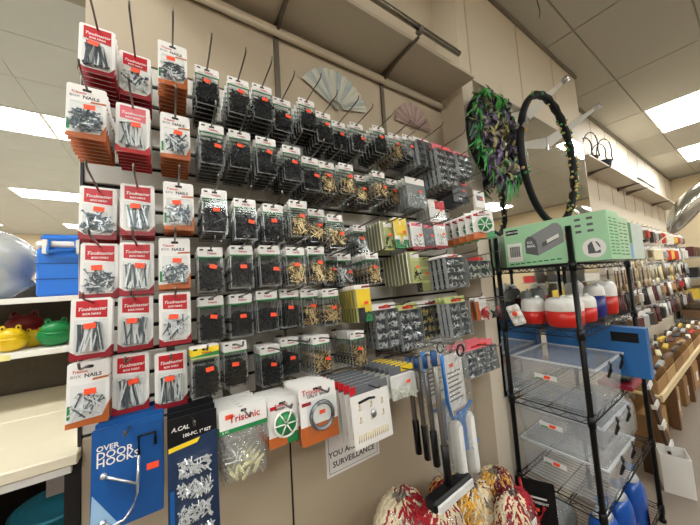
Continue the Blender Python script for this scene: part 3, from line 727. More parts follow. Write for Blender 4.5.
# twist wire packs near the pillar: hang turned to the shopper
c = atY(481, 210, .80)
P = twist(0.105, 0.15)
hook(c.x, c.z - .011, .80, 'wire hook holding the twist wire packs by the pillar', tip=.74)
for k in range(6):
    put_pack(P, 'twist_wire_pack', 'green wheel garden twist wire pack in front, beside the pillar' if k == 0 else 'garden twist wire pack, %s behind the front one beside the pillar' % ORD[k - 1], 'twist wire pack', (c.x, .80 + k*.045, c.z - k*.045*math.tan(HT)), (-HT, 0, R(-38) + k*R(4)), 'twist wire packs by the pillar', behind=False)
# fourth row right
stack('fastener_pack', 'fastener pack', 'lime green fastener card, fourth row', 'lime green fastener card behind the front one, fourth row', lambda W, H: printed_card(W, H, M_LGREEN, [(.06, .28, 0, 1, M_OLIVE), (0, .06, 0, 1, M_CARD), (.3, .95, .05, .2, M_CARD)], 11, (.3, .9, .3, .95, .012), M_DBIT, 22), (408, 252, 421, 251, 283), .90, 9, .024)
stack('fastener_pack', 'fastener pack', 'dark olive carded tool pack right of the lime cards', 'olive card', lambda W, H: printed_card(W, H, M_OLIVE, [(.1, .9, .3, .36, M_LGREEN), (.1, .9, .5, .56, M_LGREEN), (.1, .9, .7, .76, M_LGREEN)], 12), (421, 257, 431, 256, 291), .93, 0, .02)
stack('organizer_pack', 'organizer pack', 'grey four-tier organizer of silver fasteners, fourth row', 'grey four-tier organizer behind the front one, fourth row', lambda W, H: organizer(W, H, 1, 4, M_SILB, M_CARD, 31, hh=.1, s=.008, n=16), (443.6, 255, 464, 253, 288), .84, 6, .03)
stack('organizer_pack', 'organizer pack', 'wide clear bead pack at the right end of the fourth row', 'wide clear bead pack behind the front one', lambda W, H: organizer(W, H, 2, 2, M_WBIT, M_BLIS, 32, hh=.3, s=.008, n=18), (466, 255, 489, 253, 278), .9, 1, .03)
# fifth row right
stack('yellow_pack', 'bulb pack', 'bright yellow carded pack right of the screws, fifth row', 'yellow carded pack behind the front one, fifth row', lambda W, H: printed_card(W, H, M_YELLOW, [(0, 1, 0, .12, M_CARD), (0, .12, .12, 1, M_OLIVE), (.5, .95, .03, .09, M_RED), (.12, .55, .62, 1, M_DIM), (.55, 1, .75, 1, M_GREEN)], 13, (.3, .9, .55, .95, .01), M_DBIT, 8), (355.7, 285, 371.4, 284, 322), .90, 8, .021)
for k, (a, lb, mb_, hc) in enumerate((((373, 304, 397, 303, 347), 'large tray pack of silver hooks, leftmost of three below the slat gap', M_SILB, M_CARD), ((397.5, 304, 419, 303, 349), 'large tray pack of silver hooks, middle of three below the slat gap', M_SILB, M_LGREEN), ((419.5, 301, 444, 299, 339), 'large tray pack of gold-coloured hooks, rightmost of three', M_GOLDB, M_CARD))):
    stack('tray_pack', 'tray pack', lb, 'tray pack behind: ' + lb, lambda W, H: organizer(W, H, 2, 4, mb_, hc, 40 + k, hh=.14, s=.008, n=15), a, .95, 2, .03)
stack('organizer_pack', 'organizer pack', 'dark four-tier clear organizer with lime header, fifth row', 'dark four-tier organizer behind the lime-headed one', lambda W, H: organizer(W, H, 2, 4, M_SILB, M_LGREEN, 44, hh=.16, s=.007, n=9), (447, 297, 467, 296, 336), .82, 2, .026)
stack('red_pack', 'tool pack', 'small red and orange carded pack right of the dark organizer', 'red and orange carded pack behind another', lambda W, H: printed_card(W, H, M_CARD, [(0, .3, .2, 1, M_ORANGE)], 45, (.25, .95, .3, .95, .02), M_RED, 24, s=.012), (477, 297, 488, 296, 320), .86, 1, .03)
stack('black_pack', 'tool pack', 'small black carded pack hanging at the pillar edge', 'black card', lambda W, H: printed_card(W, H, M_BLIS, [], 46, (.1, .95, .4, .98, .02), M_BLACK, 16, s=.012), (490, 298, 499, 298, 318), .84, 0, .03)
# sixth row right: clear organizers under a red print
stack('organizer_pack', 'organizer pack', 'clear organizer with red and yellow print hanging low by the pillar', 'clear organizer behind the red-printed one', lambda W, H: organizer(W, H, 3, 4, M_SILB, M_PINK, 47, hh=.2, s=.007, n=6), (463, 344, 495, 341, 374), .80, 2, .04)
# seventh row: anchors
stack('anchor_pack', 'anchor pack', 'bag of white wall anchors left of the paint roller pack', 'bag of wall anchors behind the front one', lambda W, H: printed_card(W, H, M_CARD, [(0, 1, 0, .25, M_GREYP), (.45, .95, .02, .2, M_YELLOW)], 48, (.02, .98, .3, 1, .016), M_WBIT, 30, s=.010), (392, 370, 416, 362, 398), .84, 6, .031)

# ------------------------------------------------------------------ big packs of the bottom row
M_DBLUE = mat('deep_blue_print', rgb(26, 80, 144), 0.3, var=0.6, scale=8)
M_LBLUE = mat('pale_blue_print', rgb(150, 186, 216), 0.3, var=0.2, scale=12)
M_CHR = mat('chrome_print', rgb(206, 212, 220), 0.2, 0.7)
c, W, H = size_px(92, 431, 163, 413, 516, .88)
def overdoor(W, H):
    P = []
    q = MB(); q.prism(rrect(-W/2, W/2, -H, 0, .003), -.0015, .0015, M_DBLUE); P.append(('card', q.mesh('card')))
    q = MB(); q.prism([(-W/2, -H), (-W*.1, -H), (-W/2 + W*.02, -H*.62)], -.0018, -.0015, M_LBLUE); P.append(('print', q.mesh('print'))); q = MB(); q.prism([(W*.0, -.002), (W/2, -.002), (W/2, -H*.05), (W*.2, -H*.06)], -.0018, -.0015, M_BLUE); P.append(('print', q.mesh('print')))
    q = MB()
    for s_, sz, z in (('OVER', .016, .20), ('DOOR', .0225, .27), ('HOOKS', .0225, .345)):
        text_at(q, s_, sz*W/.135, M_CARD, -W*.44, -.0022, -H*z, align='LEFT', bold=.0003)
    P.append(('lettering', q.mesh('lettering')))
    q = MB()
    q.tube([(W*.38, -.007, -H*.30), (W*.38, -.007, -H*.17), (W*.14, -.007, -H*.17), (W*.14, -.007, -H*.36)], .0035, M_BLACK, 6)
    q.tube([(W*.14, -.007, -H*.36), (W*.12, -.008, -H*.72), (W*.06, -.008, -H*.86), (-W*.06, -.008, -H*.94), (-W*.22, -.008, -H*.95), (-W*.32, -.008, -H*.9)], .0032, M_CHR, 6)
    q.tube([(W*.12, -.008, -H*.64), (-W*.3, -.010, -H*.47)], .0032, M_CHR, 6)
    q.ball((-W*.33, -.010, -H*.455), .007, M_CHR); q.ball((-W*.33, -.009, -H*.89), .007, M_CHR)
    P.append(('hook_rail', q.mesh('hook_rail')))
    q = MB(); q.prism([(-.012, -.007), (.012, -.007), (.012, .007), (-.012, .007)], -.0022, -.0018, M_STICK, X=Matrix.Translation((W*.34, 0, -H*.52))); P.append(('price_sticker', q.mesh('price_sticker')))
    return P
P = overdoor(W, H)
hook(c.x, c.z - .012, .88, 'thick wire hook holding the over door hook cards', tip=.80)
for k in range(4):
    put_pack(P, 'door_hook_pack', 'blue over door hooks card in front, bottom left of the wall' if k == 0 else 'blue over door hooks card, %s behind the front one' % ORD[k - 1], 'door hook pack', (c.x, .88 + k*.035, c.z - k*.035*math.tan(HT) + k*.004), (-HT, 0, 0), 'over door hook packs', behind=k > 0)
# black and navy picture-wire kit pack
M_NAVY = mat('navy_tread_print', rgb(30, 52, 84), 0.4, var=0.4, scale=80)
c, W, H = size_px(167, 420, 216, 408, 535, .86)
def kit(W, H):
    P = []
    q = MB(); q.prism(rrect(-W/2, W/2, -H, 0, .003), -.001, .001, M_NAVY); P.append(('card', q.mesh('card')))
    q = MB(); q.prism([(-W/2, -H*.22), (W/2, -H*.17), (W/2, 0), (-W/2, 0)], -.0014, -.001, M_BLACK); P.append(('print', q.mesh('print'))); q = MB(); q.prism([(-W*.48, -H*.26), (W*.08, -H*.235), (W*.14, -H*.2), (-W*.48, -H*.225)], -.0018, -.001, M_YELLOW)
    P.append(('print', q.mesh('print'))); q = MB(); q.prism([(-W*.46, -H), (-W*.38, -H), (-W*.38, -H*.55), (-W*.46, -H*.55)], -.0014, -.001, M_BLUE); P.append(('print', q.mesh('print')))
    q = MB(); text_at(q, 'A.CAL', .0125*W/.1, M_CARD, -W*.25, -.002, -H*.09, bold=.0003, shear=.2); text_at(q, '100-PC. 1" KIT', .0095*W/.1, M_CARD, W*.08, -.002, -H*.155, bold=.0003); P.append(('lettering', q.mesh('lettering')))
    for i in range(4):
        z1 = -H*(.31 + .175*i); z0 = z1 - H*.16
        q = MB(); q.frust((-W*.32, -.020, z0), (W*.36, -.001, z1), .005, M_BLIS); P.append(('blister', q.mesh('blister')))
        q = MB(); bits(q, -W*.32, W*.36, z0, z1 + H*.06, -.004, 90, M_SILB, random.Random(i), .006); P.append(('bits', q.mesh('bits')))
    q = MB(); q.prism([(-.006, -.011), (.006, -.011), (.006, .011), (-.006, .011)], -.0218, -.021, M_STICK, X=Matrix.Translation((W*.2, 0, -H*.92))); P.append(('price_sticker', q.mesh('price_sticker')))
    return P
P = kit(W, H)
hook(c.x, c.z - .012, .86, 'wire hook holding the navy fastener kits', tip=.79)
for k in range(4):
    put_pack(P, 'fastener_kit', 'black-topped navy kit of silver fasteners in four bubbles, bottom row' if k == 0 else 'navy fastener kit, %s behind the front one' % ORD[k - 1], 'fastener kit', (c.x, .86 + k*.03, c.z - k*.03*math.tan(HT) + k*.007), (-HT, 0, 0), 'navy fastener kits', behind=False)
# bag of wall plugs under a white header
c, W, H = size_px(218.6, 411, 265.7, 401, 474, .86)
def plugbag(W, H):
    P = []
    q = MB(); q.prism(rrect(-W/2, W/2, -H*.27, 0, .002), -.0015, .0005, M_CARD); q.prism([(-W/2, -H*.33), (W/2, -H*.33), (W/2, -H*.27), (-W/2, -H*.27)], -.0016, .0005, M_GREEN); q.prism(rrect(-W*.06, W*.06, -.014, -.007, .002), -.0018, -.0014, M_DIM); P.append(('header_card', q.mesh('header_card')))
    q = MB(); text_at(q, 'Trisonic', W*.2, M_RED, W*.02, -.0022, -H*.15, bold=.0004); text_at(q, '2 PC', W*.07, M_CARD, -W*.38, -.0022, -H*.3); P.append(('lettering', q.mesh('lettering')))
    q = MB(); q.frust((-W*.47, -.022, -H), (W*.47, .0, -H*.33), .012, M_BAG); P.append(('bag', q.mesh('bag')))
    q = MB(); rnd = random.Random(4)
    for i in range(16):
        X = Matrix.Translation((rnd.uniform(-.3, .3)*W, -.004 - rnd.random()*.012, -H*rnd.uniform(.62, .92))) @ Matrix.Rotation(rnd.uniform(0, PI), 4, 'Y')
        if i % 3: q.tube([(0, 0, -.016), (0, 0, .0), (0, 0, .016)], [.004, .005, .003], mat('cream_plug', rgb(226, 222, 170), .4), 6, X=X)
        else: q.tube([(0, 0, -.02), (0, 0, .02)], .0022, M_SILB, 6, X=X)
    P.append(('bits', q.mesh('bits')))
    q = MB(); q.prism([(-.010, -.006), (.010, -.006), (.010, .006), (-.010, .006)], -.0024, -.0018, M_STICK, X=Matrix.Translation((-W*.3, 0, -H*.1))); P.append(('price_sticker', q.mesh('price_sticker')))
    return P
P = plugbag(W, H)
hook(c.x, c.z - .011, .86, 'wire hook holding the wall plug bags', tip=.78)
for k in range(6):
    put_pack(P, 'wall_plug_bag', 'bag of cream wall plugs with white and green header, in front' if k == 0 else 'bag of wall plugs, %s behind the front bag' % ORD[k - 1], 'wall plug bag', (c.x - k*.002, .86 + k*.03, c.z - k*.03*math.tan(HT)), (-HT, 0, 0), 'wall plug bags', behind=(k > 1))
c, W, H = size_px(267, 403, 295.7, 395, 443, .87)
P = twist(W, H); hook(c.x, c.z - .011, .87, 'wire hook holding the lower twist wire packs', tip=.79)
for k in range(7):
    put_pack(P, 'twist_wire_pack', 'green wheel garden twist wire pack in front, bottom row' if k == 0 else 'garden twist wire pack, %s behind the front one, bottom row' % ORD[k - 1], 'twist wire pack', (c.x, .87 + k*.025, c.z - k*.025*math.tan(HT)), (-HT, 0, 0), 'twist wire packs of the bottom row')
def wirecoil(W, H):
    P = printed_card(W, H, M_CARD, [(0, 1, .68, 1, M_ORANGE), (.06, .3, .27, .33, M_DRED)], 3, letter=(('Trisonic', W*.17, .36, .1, M_RED), ('GALV. WIRE', W*.11, .5, .18, M_GREYP)))
    q = MB(); r = W*.30
    for j in range(5):
        rr = r + (j - 2)*.0022
        q.tube([(W*.06 + rr*math.cos(a), -.006 - (j % 2)*.003, -H*.55 + rr*math.sin(a)) for a in [2*PI*i/22 for i in range(22)]], .0022, M_STEEL if j % 2 else M_NAILD, 5, closed=True)
    P.append(('wire_coil', q.mesh('wire_coil')))
    q = MB(); q.frust((W*.06 - r - .012, -.015, -H*.55 - r - .012), (W*.06 + r + .012, -.002, -H*.55 + r + .012), .008, M_BLIS); P.append(('blister', q.mesh('blister')))
    return P
c, W, H = size_px(298, 390, 334, 379, 439, .85)
P = wirecoil(W, H); hook(c.x, c.z - .011, .85, 'wire hook holding the coiled wire packs', tip=.77)
for k in range(6):
    put_pack(P, 'coiled_wire_pack', 'coil of grey galvanized wire on a white and orange card, in front' if k == 0 else 'coiled wire card, %s behind the front one' % ORD[k - 1], 'wire pack', (c.x, .85 + k*.027, c.z - k*.027*math.tan(HT)), (-HT, 0, 0), 'coiled wire packs', behind=False)
def hangerset(W, H):
    P = []
    q = MB(); q.prism(rrect(-W/2, W/2, -H, 0, .003), -.001, .001, M_CARD); P.append(('card', q.mesh('card')))
    q = MB(); q.prism([(-W/2, -H*.15), (W/2, -H*.15), (W/2, 0), (-W/2, 0)], -.0014, -.001, M_GREYP); P.append(('print', q.mesh('print'))); q = MB(); q.prism([(-W/2, -H*.14), (-W*.36, -H*.12), (-W*.36, 0), (-W/2, 0)], -.0018, .0014, M_RED)
    P.append(('print', q.mesh('print')))
    q = MB(); rnd = random.Random(8)
    for i in range(6):
        x = -W*.3 + (i % 3)*W*.3; z = -H*(.38 + .2*(i//3))
        q.tube([(x, -.004, z + .008), (x - .006, -.004, z - .004), (x + .006, -.004, z - .004)], .0014, M_GOLDB, 5, closed=True); q.ball((x, -.004, z + .011), .003, M_GOLDB, 6, 4)
    q.ball((W*.02, -.006, -H*.52), (.012, .006, .014), M_STEEL)
    q.tube([(-W*.32, -.004, -H*.28), (-W*.05, -.005, -H*.25), (W*.1, -.004, -H*.27)], .004, M_BLACK, 6)
    for i in range(14): q.tube([(-W*.4 + i*W*.058, -.004, -H*.9), (-W*.38 + i*W*.058, -.004, -H*.78)], .0012, M_GOLDB, 4)
    P.append(('bits', q.mesh('bits')))
    return P
c, W, H = size_px(349, 389, 386, 376, 441, .80)
P = hangerset(W, H); hook(c.x, c.z - .011, .80, 'wire hook holding the picture hanger sets', tip=.74)
for k in range(7):
    put_pack(P, 'picture_hanger_set', 'white card of picture hangers and brass hooks, in front' if k == 0 else 'red-cornered picture hanger card, %s behind the front one' % ORD[k - 1], 'picture hanger set', (c.x, .80 + k*.036, c.z - k*.036*math.tan(HT)), (-HT, 0, 0), 'picture hanger sets')
# sign on the wall
t = None
a = atY(325, 440, WY); b = atY(378, 436, WY); d = atY(331, 477, WY)
Wd = b.x - a.x; z1 = a.z + .06; z0 = d.z
t = thing('surveillance_sign', 'white surveillance notice partly hidden behind the hanger cards', 'sign', ((a.x + b.x)/2, WY - .0005, z0))
MB().box((-Wd/2, -.003, 0), (Wd/2, 0, z1 - z0), M_CARD).build('board', t)
q = MB(); i = .012; e = .0015; h_ = z1 - z0
for aa, bb in (((-Wd/2 + i, i), (Wd/2 - i, i + e)), ((-Wd/2 + i, h_ - i - e), (Wd/2 - i, h_ - i)), ((-Wd/2 + i, i), (-Wd/2 + i + e, h_ - i)), ((Wd/2 - i - e, i), (Wd/2 - i, h_ - i))):
    q.box((aa[0], -.0036, aa[1]), (bb[0], -.003, bb[1]), M_INK)
q.build('border', t)
q = MB(); text_at(q, 'SURVEILLANCE', Wd*.118, M_INK, 0, -.0036, .045, bold=.0005); text_at(q, 'YOU ARE UNDER', Wd*.118, M_INK, 0, -.0036, .045 + Wd*.15, bold=.0005); q.build('lettering', t)

# ================================================================== rollers, squeegees, bags at the corner
M_BLU = mat('blue_plastic', rgb(36, 120, 200), 0.35, var=0.08)
M_FOAM = mat('white_sleeve', rgb(226, 226, 222), 0.9, var=0.08, scale=200, bump=0.4)
M_POLE = mat('grey_pole', rgb(120, 116, 110), 0.35, 0.6)
c = atY(449, 345, .76)
def roller(t, sleeves=2):
    q = MB(); q.frust((-.085, -.035, -.56), (.085, .004, .02), .02, M_BAG); q.build('bag', t)
    q = MB(); q.prism([(-.065, -.25), (.05, -.25), (.05, -.03), (-.065, -.03)], -.014, -.012, M_CARD); q.build('insert_card', t)
    q = MB()
    for i in range(7): q.prism([(-.05, -.10 - i*.018), (.035 - (i % 3)*.01, -.10 - i*.018), (.035 - (i % 3)*.01, -.106 - i*.018), (-.05, -.106 - i*.018)], -.0146, -.014, M_GREYP)
    q.build('card_print', t)
    q = MB(); q.tube([(-.075, -.018, -.02), (-.072, -.018, -.2), (-.06, -.022, -.27), (.0, -.024, -.275), (.065, -.024, -.24)], .007, M_BLU, 8); q.tube([(.03, -.024, -.42), (.075, -.022, -.40)], .012, M_BLU, 8); q.box((-.02, -.02, -.42), (.035, -.012, -.26), M_BLU); q.build('roller_frame', t)
    for x, z0 in ((-.035, -.53), (.045, -.52)):
        q = MB(); X = Matrix.Translation((x, -.014, z0)); q.lathe([(.012, 0), (.024, .006), (.025, .03), (.025, .22), (.018, .235), (.008, .24)], M_FOAM, 12, X=X); q.build('sleeve', t)
    q = MB(); q.prism([(-.012, -.007), (.012, -.007), (.012, .007), (-.012, .007)], -.0155, -.0147, M_STICK, X=Matrix.Translation((-.02, 0, -.075))); q.build('price_sticker', t)
    q = MB(); q.tube([(.02 + .022*math.cos(a), -.037, -.02 + .022*math.sin(a)) for a in [2*PI*i/16 for i in range(16)]], .004, M_BLACK, 6, closed=True); q.build('hang_ring', t)
t = thing('paint_roller_set', 'bagged paint roller set with blue handle and two white sleeves, in front', 'paint roller', (c.x, .76, c.z), (0, R(-3), 0), 'paint roller sets'); roller(t)
t = thing('paint_roller_set', 'bagged paint roller set hanging behind the front one', 'paint roller', (c.x, .86, c.z - .005), (0, R(-3), 0), 'paint roller sets'); roller(t)
hook(c.x - .02, c.z + .004, .80, 'black wire hook holding the paint roller sets', tip=.72)
# squeegees: long poles with a head
def squeegee(p, label, L=.42, head=True):
    t = thing('window_squeegee', label, 'squeegee', p, (0, R(-3), 0), 'long handled squeegees')
    q = MB(); q.tube([(0, 0, 0), (0, 0, -L)], .011, M_POLE, 8); q.build('pole', t)
    q = MB(); q.tube([(0, 0, .004), (0, 0, -.05)], .0125, mat('dull_blue_grip', rgb(30, 74, 124), .45), 8); q.build('grip', t)
    q = MB(); q.tube([(0, -.001, -L + .13), (0, -.001, -L - .012)], .0145, M_BLACK, 8); q.build('sleeve', t)
    if head:
        q = MB(); q.bbox((-.11, -.026, -L - .052), (.11, .026, -L - .012), .008, M_BLACK); q.build('head', t)
        q = MB(); q.bbox((-.10, -.036, -L - .05), (.10, -.0265, -L - .02), .003, M_FOAM); q.build('sponge', t)
for k, (px, py, Y, L, hd, lb) in enumerate(((408, 358, .92, .40, False, 'long handled squeegee at the back left of its bunch'), (416, 357, .88, .42, False, 'long handled squeegee second from the left of its bunch'), (424, 356, .84, .44, False, 'long handled squeegee third of its bunch'), (433, 352, .73, .475, True, 'long black-headed squeegee with white sponge hanging lowest'))):
    p = atY(px, py, Y); squeegee(p, lb, L, hd)
    if not hd:
        hook(p.x, p.z + .006, Y, 'wire hook above the ' + lb, tip=Y - .06)
# bags of mop heads in a carton by the corner
M_STR = {'red': mat('red_yarn', rgb(168, 24, 40), .8, var=.3, scale=90), 'white': mat('cream_yarn', rgb(232, 218, 186), .85, var=.15, scale=90), 'yellow': mat('yellow_yarn', rgb(232, 176, 70), .85, var=.2, scale=90), 'maroon': mat('maroon_yarn', rgb(110, 20, 36), .8, var=.3, scale=90)}
def mop_bag(px, py, Y, r, cols, label, seed, rotz=0.0, tilt=0.0):
    rnd = random.Random(seed); p = atY(px, py, Y)
    t = thing('mop_head_bag', label, 'mop bag', p, (tilt, 0, rotz), 'bagged mop heads in the corner')
    for ci, cname in enumerate(cols):
        q = MB()
        for i in range(80):
            a = 2*PI*(ci + rnd.gauss(.5, .55))/len(cols); b = rnd.uniform(.1, 1.4)
            pts = []; tw = rnd.uniform(-.8, .8)
            for j in range(8):
                u = j/7; rr = r*(.2 + .9*math.sin(b*.5 + u*1.45)); an = a + u*tw + .12*math.sin(u*9 + i)
                pts.append((rr*math.cos(an)*1.15, rr*math.sin(an)*.8, r*(.95*math.cos(b*.5 + u*1.9)) + rnd.uniform(-.008, .008)))
            q.tube(pts, rnd.uniform(.0035, .006), M_STR[cname], 5)
        o = q.build('yarn', t); o['kind'] = 'stuff'
    q = MB(); q.ball((0, 0, 0), (r*1.2, r*.9, r*1.02), M_BAG, 18, 12)
    for v in q.v:
        k = 1 + .08*math.sin(v.x*60 + seed) * math.sin(v.z*55) + .04*rnd.uniform(-1, 1); v.x *= k; v.y *= k; v.z *= k
    q.build('bag', t)
    q = MB(); q.box((-.02, -r*.92, -.01), (.02, -r*.905, .02), M_CARD); q.build('tag', t)
mop_bag(402, 520, .90, .10, ('white', 'white', 'red'), 'cream mop head bag leaning on the wall, leftmost of the pile', 3)
mop_bag(438, 532, .80, .10, ('red', 'red', 'white'), 'red and cream mop head bag in the middle of the pile', 4)
mop_bag(447, 496, .98, .085, ('yellow', 'maroon', 'red'), 'mop head bag with yellow strands behind the squeegee', 5)
mop_bag(474, 506, .86, .095, ('maroon', 'yellow', 'white'), 'maroon and yellow mop head bag in clear wrap', 6)
mop_bag(495, 490, .90, .10, ('white', 'yellow', 'maroon'), 'cream and yellow mop head bag at the right of the pile', 7)
mop_bag(515, 512, .72, .085, ('maroon', 'white', 'red'), 'mop head bag lowest right, by the wire rack', 8)
a = atY(455, 520, .8)
t = thing('dump_bin', 'brown carton holding the mop head bags', 'carton', (a.x + .02, .80, 0))
Mcb = mat('cardboard', rgb(168, 128, 84), .8, var=.12)
zt = a.z - .19
q = MB(); q.box((-.34, -.17, 0), (.34, -.165, zt), Mcb); q.box((-.34, .165, 0), (.34, .17, zt), Mcb); q.box((-.34, -.165, 0), (-.335, .165, zt), Mcb); q.box((.335, -.165, 0), (.34, .165, zt), Mcb); q.build('side_panels', t)
MB().box((-.335, -.165, zt - .04), (.335, .165, zt - .03), Mcb).build('inner_plate', t)

# ================================================================== fans on the wall
def fan(px, py, R_, a0, a1, n, mats, label):
    p = atY(px, py, WY - .012)
    t = thing('hand_fan', label, 'fan', p)
    for i in range(n):
        b0 = a0 + (a1 - a0)*i/n; b1 = a0 + (a1 - a0)*(i + .5)/n; b2 = a0 + (a1 - a0)*(i + 1)/n
        m_ = mats[i % len(mats)] if not callable(mats) else mats(i)
        q = MB(); r0 = R_*.22
        def pt(r, a, y): return (r*math.cos(a), y, r*math.sin(a))
        v = [pt(r0, b0, 0), pt(r0, b1, -.004), pt(r0, b2, 0), pt(R_, b0, .002), pt(R_, b1, -.006), pt(R_, b2, .002)]
        q.add(v + [(x, y + .001, z) for x, y, z in v], [(0,1,4,3), (1,2,5,4), (9,10,7,6), (10,11,8,7), (3,4,10,9), (4,5,11,10)], m_)
        q.build('pleat', t)
        q = MB(); q.tube([pt(.004, b1, -.003), pt(R_*.97, b1, -.008)], .0014, mats[0] if not callable(mats) else m_, 4); q.build('rib', t)
    MB().ball((0, -.006, 0), .007, M_STEEL, 8, 5).build('rivet', t)
FB = [mat('fan_white', rgb(204, 204, 192), .6, var=.08, scale=20), mat('fan_blue', rgb(166, 180, 180), .6, var=.25, scale=25), mat('fan_teal', rgb(128, 176, 172), .6, var=.2, scale=20)]
fan(336, 109, .205, R(12), R(150), 13, [FB[0], FB[1], FB[0], FB[0], FB[1]], 'pale blue and white folding fan pinned above the screw packs')
FL = [mat('fan_lilac', rgb(176, 150, 146), .6, var=.2, scale=60), mat('fan_lilac_light', rgb(192, 168, 160), .6, var=.2, scale=60)]
fan(414, 127, .15, R(2), R(178), 16, FL, 'small lilac folding fan on the wall near the pillar')

# ================================================================== wreath, hoops and face-out arms on the mirror
p = atY(494, 139, PY - .09)
t = thing('feather_wreath', 'green and purple ribbon wreath hanging on the mirror edge', 'wreath', p, (0, R(-10), 0))
rnd = random.Random(12)
Rw = .245
q = MB(); q.tube([(Rw*math.cos(a), 0, Rw*1.1*math.sin(a)) for a in [2*PI*i/30 for i in range(30)]], .03, M_BLACK, 8, closed=True); q.build('ring', t)
wc = {'green_ribbon': (mat('green_ribbon', rgb(60, 150, 66), .4, var=.3), 110), 'purple_ribbon': (mat('purple_ribbon', rgb(104, 86, 128), .4, var=.3), 120), 'dark_ribbon': (mat('dark_ribbon', rgb(36, 36, 42), .35, var=.3), 130), 'gold_ribbon': (mat('gold_ribbon', rgb(164, 160, 104), .4, var=.3), 80)}
for nm, (m_, n) in wc.items():
    q = MB()
    for i in range(n):
        a = rnd.uniform(0, 2*PI); base = Vector((Rw*math.cos(a), 0, Rw*1.1*math.sin(a)))
        if nm == 'green_ribbon' and rnd.random() < .75: a = rnd.choice((rnd.uniform(1.6, 3.6), rnd.uniform(1.6, 3.6), rnd.uniform(4.6, 5.6))); base = Vector((Rw*math.cos(a), 0, Rw*1.1*math.sin(a)))
        dirv = Vector((math.cos(a + rnd.uniform(-1.6, 1.6)), rnd.uniform(-.9, .1), math.sin(a + rnd.uniform(-1.6, 1.6)))).normalized()
        if nm in ('purple_ribbon', 'gold_ribbon') and rnd.random() < .55: dirv = Vector((-math.cos(a), rnd.uniform(-.5, 0), -math.sin(a))).normalized()
        L = rnd.uniform(.04, .10) if nm == 'green_ribbon' else rnd.uniform(.025, .06); side = dirv.cross(Vector((rnd.uniform(-1, 1), rnd.uniform(-1, 1), rnd.uniform(-1, 1)))).normalized()*rnd.uniform(.007, .017)
        prev = None; vs_ = []; fs_ = []
        for j in range(5):
            u = j/4; c_ = base + dirv*L*u + Vector((0, -.03*math.sin(u*3), -.06*u*u)); wv = side*(1 - .7*u)
            vs_ += [c_ - wv, c_ + wv]
            if j: fs_.append((2*j-2, 2*j-1, 2*j+1, 2*j))
        q.add(vs_, fs_, m_)
    for i in range(n):                                   # loose mesh filling the middle
        r_ = Rw*1.02*math.sqrt(rnd.random()); a = rnd.uniform(0, 2*PI); base = Vector((r_*math.cos(a), rnd.uniform(-.05, .01), 1.1*r_*math.sin(a)))
        if nm == 'green_ribbon' and r_ < Rw*.6: continue
        d1 = Vector((rnd.uniform(-.5, .5), rnd.uniform(-.3, .3), rnd.choice((-1, 1)))).normalized(); sd = Vector((rnd.uniform(.4, 1), rnd.uniform(-.5, .5), rnd.uniform(-.4, .4))).normalized()*rnd.uniform(.006, .016); L = rnd.uniform(.04, .09)
        vs_ = []; fs_ = []
        for j in range(4):
            u = j/3; c_ = base + d1*L*u + Vector((0, -.02*math.sin(u*3), 0)); vs_ += [c_ - sd, c_ + sd]
            if j: fs_.append((2*j-2, 2*j-1, 2*j+1, 2*j))
        q.add(vs_, fs_, m_)
    o = q.build(nm, t); o['kind'] = 'stuff'
q = MB(); q.ball((.12, -.03, -.21), .035, mat('pink_flower', rgb(206, 170, 190), .5), 8, 6); q.ball((.17, -.03, -.18), .03, MATS['purple_ribbon'], 8, 6); q.ball((-.06, -.03, -.12), .025, MATS['pink_flower'], 8, 6); q.build('flower', t)
q = MB()
for i in range(7): q.tube([(-.02 + .01*i, -.03, -.27), (-.03 + .014*i, -.035, -.33), (-.04 + .016*i, -.03, -.40 + .02*(i % 3))], [.006, .009, .002], mat('mint_tassel', rgb(150, 206, 184), .5), 5)
q.build('tassel', t)
MB().tube([(0, .005, Rw*1.1), (0, .05, Rw*1.1 + .03)], .003, M_HOOK, 5).build('hanger', t)
# beaded hoops
def hoop(px, py, Y, Rh, label, yaw, seed, beads=True):
    rnd = random.Random(seed)
    p = atY(px, py, Y); t = thing('beaded_hoop', label, 'hoop', p, (R(4), R(-13), yaw), 'black hoops on the mirror')
    q = MB(); q.tube([(Rh*.78*math.cos(a), 0, Rh*1.14*math.sin(a)) for a in [2*PI*i/48 for i in range(48)]], [.021 + (.006 if i % 2 and (i < 14 or i > 40) else 0) for i in range(48)], mat('black_garland', rgb(13, 13, 15), .6, var=.3, spec=.3), 8, closed=True); q.build('ring', t)
    q = MB(); q2 = MB()
    for i in range(70):
        a = -1.2 + 2.6*i/70 + rnd.uniform(-.02, .02) if i < 52 else rnd.uniform(0, 2*PI); b = rnd.uniform(PI*.7, PI*1.9)
        pos = ((Rh*.78 + .026*math.cos(b))*math.cos(a), .026*math.sin(b), (Rh*1.14 + .026*math.cos(b))*math.sin(a))
        (q if i % 3 else q2).ball(pos, rnd.uniform(.007, .011), mat('gold_bead', rgb(214, 186, 110), .3, .8) if i % 3 else mat('green_bead', rgb(36, 130, 60), .3), 6, 4)
    o = q.build('gold_beads', t); o['kind'] = 'stuff'; o = q2.build('green_beads', t); o['kind'] = 'stuff'
hoop(549, 160, .74, .375, 'large black beaded hoop hanging from the white arm', R(-8), 2)
